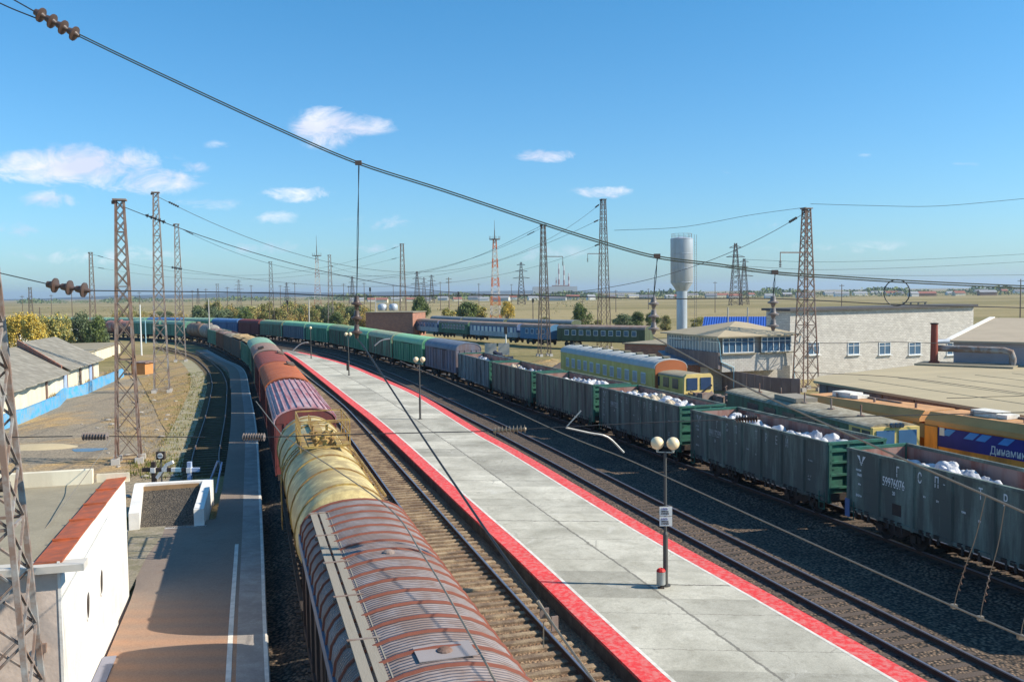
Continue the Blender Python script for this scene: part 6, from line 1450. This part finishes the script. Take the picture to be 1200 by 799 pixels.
# low green flat wagon with rusty scrap between them
t = thing('flat_wagon', 'low green flat wagon with rusty machine parts on its deck', 'flat wagon', (0, 0, 0)); p = G(842, 466, 1.8); L = 11; p = P(848, 462, 66); t.location = (p.x+.2, 66.5, 0); t.rotation_euler = (0, 0, atan2(.95, -.3))
b = MB(); b.box((0, 0, 1.35), (L, 2.7, .5)); b.build('deck', m_mg, t)
b = MB()
for k in range(10): b.box((rs.uniform(-4, 4), rs.uniform(-.8, .8), 1.85+rs.uniform(0, .2)), (rs.uniform(.3, 1.2), rs.uniform(.3, .9), rs.uniform(.3, .7)), rz=rs.uniform(0, 3))
for k in range(6): x = rs.uniform(-4, 4); b.bar((x, rs.uniform(-1, 1), 1.7), (x+rs.uniform(-1, 1), rs.uniform(-1, 1), 2.9), .1)
o = b.build('machine_parts', m_mast_rust, t); o['kind'] = 'stuff'
for x in (-3.4, 3.4): bogie(t, x)
# orange machine
a, c = G(940, 465, 3.35), G(1200, 503, 3.35); d = (a-c).normalized(); perp = Vector((d.y, -d.x, 0)); full = (a-c).length
def ocar(s0, s1, label, banner):
    L = s1-s0; mid = a-d*((s0+s1)/2)+perp*1.45; t = thing('track_machine', label, 'track vehicle', (mid.x, mid.y, 0), atan2(d.y, d.x), 'orange track machines')
    b = MB(); b.box((0, 0, 1.95), (L-.6, 2.7, 2.1)); b.build('body', m_loco, t)
    b = MB(); b.add([(x, y, z) for x in (-L/2, L/2) for y, z in ((1.5, 2.95), (1.5, 3.1), (1.1, 3.5), (-1.1, 3.5), (-1.5, 3.1), (-1.5, 2.95))], [(k, (k+1) % 6, 6+(k+1) % 6, 6+k) for k in range(6)]+[(0, 1, 2, 3, 4, 5), (6, 7, 8, 9, 10, 11)]); r = b.build('roof', m_locoroof, t)
    b = MB(); b.add([(x, y, z) for x in (-L/2-.02, L/2+.02) for y, z in ((1.53, 2.9), (1.53, 3.13), (1.12, 3.53), (1.1, 3.5), (1.49, 3.1), (1.49, 2.9))], [(k, (k+1) % 6, 6+(k+1) % 6, 6+k) for k in range(6)]+[(0, 1, 2, 3, 4, 5), (6, 7, 8, 9, 10, 11)]); b.build('roof_edge', mat('roof_edge_brown', (.60, .30, .11), .8, 0, .15, 1) if 'roof_edge_brown' not in MATS else MATS['roof_edge_brown'], r)
    for k in range(3): q = MB(); q.cyl((L/2-2-k*3, .5, 3.5), (L/2-2-k*3, .5, 3.75), .07, n=8); q.build('roof_vent', m_mast_rust, r)
    def lxp(px, z):                          # local x of the near side where the view ray at px crosses it
        lo_, hi_ = -5., 60.
        for _ in range(50):
            md = (lo_+hi_)/2; w_ = a-d*md; k_ = (Vector((w_.x, w_.y, z))-Vector((0, 0, H))); xx = 600+F*k_.dot(rt)/k_.dot(fwd)
            if xx < px: lo_ = md
            else: hi_ = md
        return L/2-(lo_-s0)
    cx_ = lxp(1135, 3.4) if banner else lxp(970, 3.4)
    b = MB(); b.box((cx_, -.1, 3.66), (1.5, 1.0, .3)); b.box((cx_-1.0, -.1, 3.62), (.6, .9, .2)); b.build('cooling_unit', m_wline, r)
    b = MB(); b.bar((cx_-1.3, -.5, 3.56), (cx_-4, -.3, 3.54), .1); b.build('hose', m_mast_rust, r)
    for px in ((1076, 1089) if banner else (1036, 1020, 975)):
        x = lxp(px, 2.5); q = MB(); q.box((x, 1.36, 2.5), (.85, .05, .75)); q.build('side_window', m_glass if not banner else mat('glass_amber', (.3, .22, .12), .3) if 'glass_amber' not in MATS else MATS['glass_amber'], t)
    if banner:
        m_bn = MATS.get('banner_navy') or mat('banner_navy', (.03, .035, .22), .55); m_bl = mat('banner_sky', (.08, .3, .7), .5)
        xb = lxp(1097, 2.3); q = MB(); q.box(((xb-L/2+.6)/2, 1.37, 2.3), (xb+L/2-.6, .04, 1.0)); bn = q.build('banner', m_bn, t)
        for x0 in (lxp(1101, 2.6), lxp(1128, 2.6), lxp(1142, 2.6), lxp(1168, 2.6)): q = MB(); q.prism([(x0, 2.42), (x0-.55, 2.42), (x0-.95, 2.78), (x0-.4, 2.78)], 1.391, 1.397, ax='y'); q.build('stripe', m_bl, bn)
        text('Динамик-пор', .55, (lxp(1159, 2.1), 1.393, 1.9), (-1, 0, 0), (0, 0, 1), m_white_l, bn, narrow=.8)
        q = MB(); q.box((lxp(1103, 2.6), 1.395, 2.6), (.3, .02, .42)); q.build('small_panel', m_frame, t)
        q = MB(); q.box((L/2-.3, 1.0, 2.0), (.8, .9, 1.6)); q.build('step_cabin', m_loco, t)
    b = MB(); b.box((0, 0, .9), (L-.6, 2.5, .3)); b.build('underframe', m_black, t)
    for x in (-L/2+2.6, L/2-2.6): bogie(t, x)
    return t
sp2 = (a-G(1046, 488, 3.35)).length
ocar(0, sp2-.2, 'plain orange track machine at the left, coupled to the one with the banner', False)
ocar(sp2+.2, sp2+15.5, 'orange track machine carrying a dark blue banner with white lettering', True)

# ---------------------------------------------------------------- poles, signals, boards
def pole(x, y, yt, label, m=m_concrete, r=.15, cross=0, name='pole', group=None, head=None, y_at=None):
    p = G(x, y, GZ) if y_at is None else P(x, 400, y_at); Y = p.y; p.z = GZ; h = P(x, yt, Y).z-GZ; t = thing(name, label, 'pole', p, 0, group)
    b = MB(); b.cyl((0, 0, 0), (0, 0, h), r, r*.65, n=8); b.build('post', m, t, smooth=True)
    for k in range(cross):
        q = MB(); z = h-.6-k*1.0; q.box((0, 0, z), (1.8, .12, .12)); q.build('crossarm', m_mast_dark, t)
        q = MB()
        for xx in (-.8, -.4, .4, .8): q.lathe([(.05, 0), (.07, .1), (.03, .2)], c=(xx, 0, z+.06), n=6)
        q.build('insulator', m_porw, t)
    if head:
        q = MB(); q.box((0, -.15, h-.6), (.55, .3, 1.3)); hd_ = q.build('signal_head', m_black, t)
        for k, cc in enumerate(head):
            q = MB(); q.cyl((0, -.3, h-.25-k*.4), (0, -.36, h-.25-k*.4), .11, n=10); q.build('lens', m_glass, hd_)
    return t
t = pole(166, 417, 357, 'slim white pole with red left edge near the tallest grey mast', m_frame, .16)
pole(246, 408, 350, 'tall pale pole rising behind the left goods train', m_concrete, .16)
pole(171, 402, 375, 'short pale pole beside the white and red one', m_frameb, .14)
pole(48, 400, 360, 'dark thin pole beside the yellow trees', m_mast_dark, .16)
pole(363, 0, 350, 'pale pole in the bushes between the trains', m_concrete, .17, y_at=215)
pole(441, 0, 348, 'pale pole standing in front of the distant brick store', m_concrete, .16, y_at=225)
pole(527, 0, 325, 'utility pole with crossarm behind the coaches', m_mast_brown, .2, 2, y_at=290)
pole(458, 0, 352, 'brown thin pole above the distant brick store', m_mast_brown, .16, y_at=290)
pole(593, 412, 383, 'signal post with black head in front of the blue coach', m_frame, .14, 0, 'signal_post', None, (1, 2))
pole(538, 0, 342, 'distant dark signal behind the rear coaches', m_mast_dark, .16, 0, 'signal_post', None, (1, 2, 3), y_at=300)
pole(625, 0, 350, 'dark distant signal left of the dark mast', m_mast_dark, .16, 0, 'signal_post', None, (1, 2, 3), y_at=280)
pole(435, 0, 337, 'distant dark signal near the hanging insulators', m_mast_dark, .15, 0, 'signal_post', None, (1, 2), y_at=300)
pole(338, 0, 352, 'distant dark signal above the left bushes', m_mast_dark, .15, 0, 'signal_post', None, (1, 2), y_at=290)
pole(853, 0, 360, 'pale pole in front of the blue barn, left one', m_concrete, .12, y_at=120)
pole(876, 0, 360, 'pale pole in front of the blue barn, right one', m_concrete, .12, y_at=120)
pole(986, 0, 333, 'thin utility pole beyond the long white building, left one', m_mast_brown, .2, 1, y_at=330)
pole(1195, 0, 327, 'utility pole near the right edge of the steppe', m_mast_brown, .2, 1, y_at=260)
pole(1170, 0, 372, 'short post with dark top behind the grey annex', m_mast_rust, .3, y_at=190)
k = 0
descr = ['left of the smallest left mast', 'over the yellow trees', 'left of the slender mast', 'between the left masts', 'by the far curve', 'over the tank wagons', 'over the brown gondola', 'over the tan loads', 'left of the small dark mast',
         'right of the small dark mast', 'between the bushes and the radio mast', 'right of the grey mast', 'left of the hanging insulators', 'right of the hanging insulators', 'left of the brown mast', 'right of the pylon cluster', 'left of the orange banded mast', 'right of the orange banded mast', 'left of the tall dark mast', 'right of the tall dark mast', 'left of the water tower', 'right of the water tower']
for x, Y, yt in ((28, 380, 346), (62, 420, 345), (86, 350, 340), (165, 420, 342), (212, 360, 342), (227, 500, 340), (243, 430, 338), (268, 380, 336), (296, 460, 334), (330, 420, 334), (347, 390, 331), (404, 420, 332), (410, 500, 335), (428, 460, 331), (462, 520, 334), (517, 560, 330), (562, 480, 332), (600, 600, 333), (683, 380, 352), (722, 460, 340), (760, 520, 338), (838, 420, 330)):
    pole(x, 0, yt, 'thin distant pole '+descr[k], m_mast_dark, .16 if Y < 450 else .2, 1, 'utility_pole', 'thin distant poles along the horizon', y_at=Y); k += 1
for x0, x1, lb in ((568, 582, 'pale concrete board left of the signal post'), (584, 597, 'pale concrete board at the signal post foot')):
    a_ = P(x0, 409, 150); e_ = P(x1, 409, 150); t = thing('board', lb, 'board', ((a_.x+e_.x)/2, 150, GZ)); b = MB(); b.box((0, 0, 1.2), (e_.x-a_.x, .1, 2.0)); b.build('panel', m_concrete, t); b = MB()
    for sx in (-1, 1): b.bar((sx*(e_.x-a_.x)*.42, .08, 0), (sx*(e_.x-a_.x)*.42, .08, 2.1), .1)
    b.build('stake', m_mast_dark, t)
# scrap heap with dark tangled parts and earth mound between gondolas and coaches
def mound(cx, cy, rx, ry, h, m, label, cat, name):
    b = MB(); prof = [(1, 0), (.86, .25), (.6, .62), (.3, .9), (.02, 1)]; b.lathe([(r_, z*h) for r_, z in prof], n=18); b.v = [(x*rx*rs.uniform(.85, 1.15), y*ry*rs.uniform(.85, 1.15), z*rs.uniform(.8, 1.2)) for x, y, z in b.v]
    o = b.build(name, m, smooth=False); o.location = (cx, cy, GZ); tag(o, label, cat)
mound(5.5, 128, 6, 7, .9, yg, 'grassy earth mound between the gondolas and the coaches', 'earth mound', 'earth_mound')
mound(10, 124, 5, 6, 1.3, m_mast_brown, 'brown mound of scrap beside the yellow coach end', 'scrap heap', 'scrap_heap')
b = MB()
for k in range(90): p = Vector((rs.gauss(0, 2.4), rs.gauss(0, 2.4), 0)); p.z = max(.1, 1.7-.35*p.length+rs.uniform(-.2, .3)); b.box(p, (rs.uniform(.3, 1.3), rs.uniform(.2, .7), rs.uniform(.15, .5)), rz=rs.uniform(0, 3), M=Matrix.Rotation(rs.uniform(-.6, .6), 3, 'X'))
o = b.build('tyre_pile', mat('scrap_dark', (.03, .035, .06), .6, 0, .5, 1.5)); o.location = (-3.0, 131, GZ); tag(o, 'dark tangled scrap pile behind the far gondolas', 'scrap heap', None, 'stuff')
# ---------------------------------------------------------------- trees and bushes
def leafmat(name, c): 
    m = mat(name, c, .8, 0, .35, .9, spec=.2); return m
L_g = leafmat('leaves_green', (.15, .19, .055)); L_d = leafmat('leaves_dark', (.095, .13, .06)); L_y = leafmat('leaves_yellow', (.58, .42, .08)); L_o = leafmat('leaves_olive', (.33, .31, .12)); L_gr = leafmat('leaves_grey_green', (.16, .2, .11))
L_tan = leafmat('leaves_tan', (.34, .24, .1))
TW = mat('bark', (.12, .09, .065), .95, 0, .2, 3)
def treemesh(seed, h, w, mats, n, trunk=.25, leaf=.3, shape=0):
    n = int(n*2.6); leaf *= .55
    r_ = random.Random(seed); tb = MB(); tb.cyl((0, 0, 0), (r_.uniform(-.1, .1)*w, 0, h*trunk), h*.028, h*.02, 7); tips = []
    for k in range(9):
        a = 6.28*k/9+r_.uniform(-.3, .3); q = Vector((cos(a)*w*.3*r_.uniform(.5, 1.1), sin(a)*w*.3*r_.uniform(.5, 1.1), h*r_.uniform(.45, .85))); tb.cyl((0, 0, h*trunk*.8), q, h*.014, h*.005, 5); tips.append(q)
    cb = MB(); cl = []
    for k in range(22 if shape == 0 else 16):
        a = r_.uniform(0, 6.28); zz = r_.uniform(trunk*1.0 if trunk > .1 else .1, .92); rad = w*.5*sin(min(1, (zz-trunk*.5)/(1-trunk*.5))*pi*.86+.3)**.7*r_.uniform(.25, .85)
        cl.append((Vector((cos(a)*rad, sin(a)*rad, zz*h)), w*r_.uniform(.13, .24)))
    for k in range(n):
        c, rad = r_.choice(cl); d = Vector((r_.gauss(0, 1), r_.gauss(0, 1), r_.gauss(0, .8))).normalized()*rad*r_.uniform(.35, 1.1); p = c+d
        if p.z < .02*h: continue
        s = leaf*r_.uniform(.6, 1.3); nn = Vector((r_.gauss(0, 1), r_.gauss(0, 1), r_.gauss(.4, 1))).normalized(); u = nn.orthogonal().normalized()*s; v = nn.cross(u).normalized()*s*.7
        cb.add([p-u, p-v*.9, p+u, p+v], [(0, 1, 2, 3)], r_.randrange(len(mats)) if r_.random() < .5 else 0)
    t_ = tb.build('trunk', TW); c_ = cb.build('crown', mats); a, b_ = t_.data, c_.data; bpy.data.objects.remove(t_); bpy.data.objects.remove(c_); return a, b_
TP = {'green': treemesh(1, 7, 6.5, [L_g, L_gr, L_d], 2600, .2, .34), 'dark': treemesh(2, 6, 5.5, [L_gr, L_d, L_d], 2400, .15, .3), 'yellow': treemesh(3, 6, 5, [L_y, L_o, L_y], 2200, .2, .3),
      'olive': treemesh(4, 4, 4.6, [L_o, L_g, L_tan], 1300, .05, .28), 'gold': treemesh(5, 4, 4.6, [L_tan, L_y, L_o], 1300, .05, .28), 'lime': treemesh(6, 5, 4.5, [L_o, L_y, L_g], 1700, .12, .3)}
def tree(kind, loc, h, w, label, cat='tree', group=None, name=None):
    a, c = TP[kind]; t = thing(name or ('tree' if cat == 'tree' else 'bush'), label, cat, (loc[0], loc[1], GZ), rs.uniform(0, 6.28), group)
    h0, w0 = {'green': (7, 6.5), 'dark': (6, 5.5), 'yellow': (6, 5), 'olive': (4, 4.6), 'gold': (4, 4.6), 'lime': (5, 4.5)}[kind]; t.scale = (w/w0, w/w0, h/h0)
    for nm, me in (('trunk', a), ('crown', c)): o = bpy.data.objects.new(nm, me); COL.objects.link(o); o.parent = t
def tr(kind, x, yt, wpx, Y, label, cat='tree', group=None):
    p = P(x, yt, Y); tree(kind, (p.x, Y), p.z-GZ, wpx*Y/F, label, cat, group)
tr('yellow', 38, 368, 30, 165, 'golden yellow autumn tree left of the dark thin pole'); tr('lime', 62, 370, 26, 170, 'yellow green tree right of the dark thin pole')
tr('yellow', 22, 368, 26, 172, 'small yellow tree close to the huge mast'); tr('dark', 95, 366, 26, 180, 'dark grey green tree by the blue kiosk'); tr('green', 112, 372, 26, 175, 'green bush tree at the slender mast foot'); tr('lime', 76, 372, 22, 176, 'small lime tree beside the dark grey green tree')
tr('dark', 118, 383, 20, 185, 'low dark bush before the red tank wagon', 'bush'); tr('lime', 50, 372, 26, 175, 'leafy yellow green bush behind the white wall', 'bush'); tr('yellow', 10, 372, 24, 180, 'yellow bush behind the huge mast', 'bush')
tr('green', 492, 349, 24, 290, 'round green tree right of the brown mast'); tr('green', 546, 355, 30, 300, 'green tree left of the orange banded mast'); tr('lime', 560, 357, 24, 310, 'yellow green tree beside the orange banded mast'); tr('yellow', 594, 353, 16, 300, 'bright yellow tree right of the orange banded mast'); tr('lime', 525, 362, 22, 290, 'low yellow green tree behind the rear coaches')
tr('green', 681, 357, 24, 235, 'solitary green tree left of the tall dark mast'); tr('dark', 730, 368, 24, 240, 'grey green tree right of the tall dark mast'); tr('green', 747, 366, 20, 250, 'green tree between tall dark mast and water tower'); tr('green', 764, 367, 20, 245, 'small green tree left of the water tower'); tr('olive', 780, 371, 18, 240, 'olive bush at the water tower foot', 'bush'); tr('lime', 818, 372, 20, 240, 'light green bush right of the water tower', 'bush'); tr('olive', 700, 376, 20, 235, 'low olive bush beneath the tall dark mast', 'bush'); tr('olive', 640, 372, 16, 300, 'low olive bush behind the dark mast', 'bush')
kinds = ['olive', 'gold', 'olive', 'green', 'gold', 'olive', 'dark']; 
for k in range(64):
    x = 232+ k*3.2+rs.uniform(-2, 2); Y = rs.uniform(262, 300) if k % 2 else rs.uniform(300, 360); yt = rs.uniform(357, 368) if k % 2 else rs.uniform(355, 363)
    kd = kinds[rs.randrange(7)]; tr(kd, x, yt, rs.uniform(15, 26), Y, {'olive': 'olive green', 'gold': 'golden brown', 'green': 'green', 'dark': 'grey green'}[kd]+' bush in the thicket behind the curving trains', 'bush', {'olive': 'olive', 'gold': 'golden', 'green': 'green', 'dark': 'grey green'}[kd]+' bushes of the thicket behind the trains')
for k in range(14):
    x = rs.uniform(128, 236); kd = kinds[rs.randrange(7)]; tr(kd, x, rs.uniform(364, 369), rs.uniform(12, 18), rs.uniform(300, 420), {'olive': 'olive green', 'gold': 'golden brown', 'green': 'green', 'dark': 'grey green'}[kd]+' low bush on the steppe beyond the left curve', 'bush', {'olive': 'olive', 'gold': 'golden', 'green': 'green', 'dark': 'grey green'}[kd]+' bushes beyond the left curve')
# far tree belt and town
def belt(name, x0, x1, Y0, Y1, hpx, n, mats, seed):
    r_ = random.Random(seed); b = MB()
    for k in range(n):
        x = r_.uniform(x0, x1); Y = r_.uniform(Y0, Y1); c = P(x, 340, Y); hh = hpx*Y/F*r_.uniform(.4, 1)*(.7+.3*sin(x*.05)+.15*sin(x*.21)); s = hh*r_.uniform(.3, .55)
        for j in range(5):
            p = Vector((c.x+r_.uniform(-1, 1)*hh*1.2, c.y+r_.uniform(-3, 3), GZ+hh*r_.uniform(.15, 1))); nn = Vector((r_.gauss(0, 1), r_.gauss(-.6, 1), r_.gauss(.3, 1))).normalized(); u = nn.orthogonal().normalized()*s*.6; v = nn.cross(u).normalized()*s*.5
            b.add([p-u, p-v, p+u, p+v], [(0, 1, 2, 3)], r_.randrange(len(mats)))
    o = b.build(name, mats); o['kind'] = 'stuff'
belt('far_tree_belt', 400, 1210, 1500, 1900, 7.5, 2600, [L_d, L_g, L_gr], 1)
belt('far_tree_belt', 600, 1210, 1100, 1300, 4.5, 900, [L_d, L_o, L_gr], 2)
belt('far_tree_belt', 20, 420, 1700, 2600, 5, 1400, [L_d, L_g, L_gr], 3)
belt('far_scrub', 40, 700, 420, 900, 3.0, 700, [L_o, L_tan, L_d], 4)
hm = [m_white, m_cream, mat('house_brown', (.3, .2, .15), .9), mat('house_pale', (.5, .5, .48), .9)]; hr = [mat('roof_far_red', (.3, .13, .1), .9), mat('roof_far_grey', (.3, .31, .33), .9), mat('roof_far_slate', (.2, .2, .22), .9)]
for k in range(46):
    x = 405+800*(k+.5)/46+rs.uniform(-7, 7); Y = rs.uniform(1050, 1480); p = P(x, 340, Y); w = rs.uniform(9, 22); a = rs.uniform(-.3, .3)
    t = thing('distant_house', 'tiny distant house in the tree belt on the horizon', 'house', (p.x, Y, GZ), a, 'tiny distant houses along the horizon'); h = rs.uniform(2.8, 4.5)
    b = MB(); b.box((0, 0, h/2), (w, 8, h)); b.prism([(-4, h), (4, h), (0, h+2.2)], -w/2+.05, w/2-.05); b.build('wall', rs.choice(hm), t)
    b = MB()
    for sg in (-1, 1): b.add([(-w/2-.4, sg*4.5, h-.2), (w/2+.4, sg*4.5, h-.2), (w/2+.4, 0, h+2.5), (-w/2-.4, 0, h+2.5)], [(0, 1, 2, 3)])
    b.build('roof', rs.choice(hr), t)
# far plant and chimneys
for x, yt, lb in ((655, 309, 'tallest distant striped chimney'), (661, 311, 'second distant striped chimney close to the tallest'), (666.5, 320, 'shorter distant chimney right of the tall pair'), (652, 325, 'short distant chimney left of the tall pair')):
    p = P(x, 340, 3600); hh = P(x, yt, 3600).z-GZ; t = thing('chimney', lb, 'chimney', (p.x, 3600, GZ), 0, None)
    for j in range(6): q = MB(); q.cyl((0, 0, hh*j/6), (0, 0, hh*(j+1)/6), 4.2-.35*j, 4.2-.35*(j+1), n=10); q.build('chimney_band', m_wband if j % 2 else hr[0], t)
p = P(650, 340, 3500); t = thing('power_plant', 'long distant power plant hall under the striped chimneys', 'power plant', (p.x, 3500, GZ)); b = MB(); b.box((0, 0, 16), (170, 60, 32)); b.build('hall', hm[3], t); b = MB(); b.box((20, 0, 34), (60, 40, 6)); b.build('roof_house', hm[2], t)
# hills on the left horizon
b = MB(); nx, ny = 120, 10; r_ = random.Random(2)
for j in range(ny+1):
    for i in range(nx+1):
        x = -9500+13000*i/nx; v = j/ny; y = 6500+3500*v; env = max(0, min(1, (1500-x)/3500)); hgt = sin(pi*v)**.8*(46+30*sin(x*.0006+1)+12*sin(x*.0017)+6*sin(x*.005))*env; b.v.append((x, y, GZ-2+hgt))
        if i and j: k = j*(nx+1)+i; b.f.append((k-nx-2, k-nx-1, k, k-1)); b.m.append(0)
tag(b.build('hills', mat('hill_dark', (.04, .05, .04), 1, 0, .2, .002, world=True), smooth=True), None, None, kind='structure')
# ---------------------------------------------------------------- haze
b = MB(); b.box((0, 6800, 55), (27800, 14300, 119)); hz = MB()
def boxv(x0, x1, y0, y1, z0, z1):
    m = MB(); m.box(((x0+x1)/2, (y0+y1)/2, (z0+z1)/2), (x1-x0, y1-y0, z1-z0)); return m
m = bpy.data.materials.new('haze'); m.use_nodes = True; t = m.node_tree; t.nodes.clear()
pv = N(t, 'ShaderNodeVolumePrincipled', i={'Color': (.62, .78, 1., 1), 'Density': .00009, 'Anisotropy': .2}); om = N(t, 'ShaderNodeOutputMaterial'); t.links.new(pv.outputs[0], om.inputs['Volume'])
hzo = boxv(-14050, 14050, -320, 14050, GZ-3, 104).build('haze', m); hzo['kind'] = 'stuff'
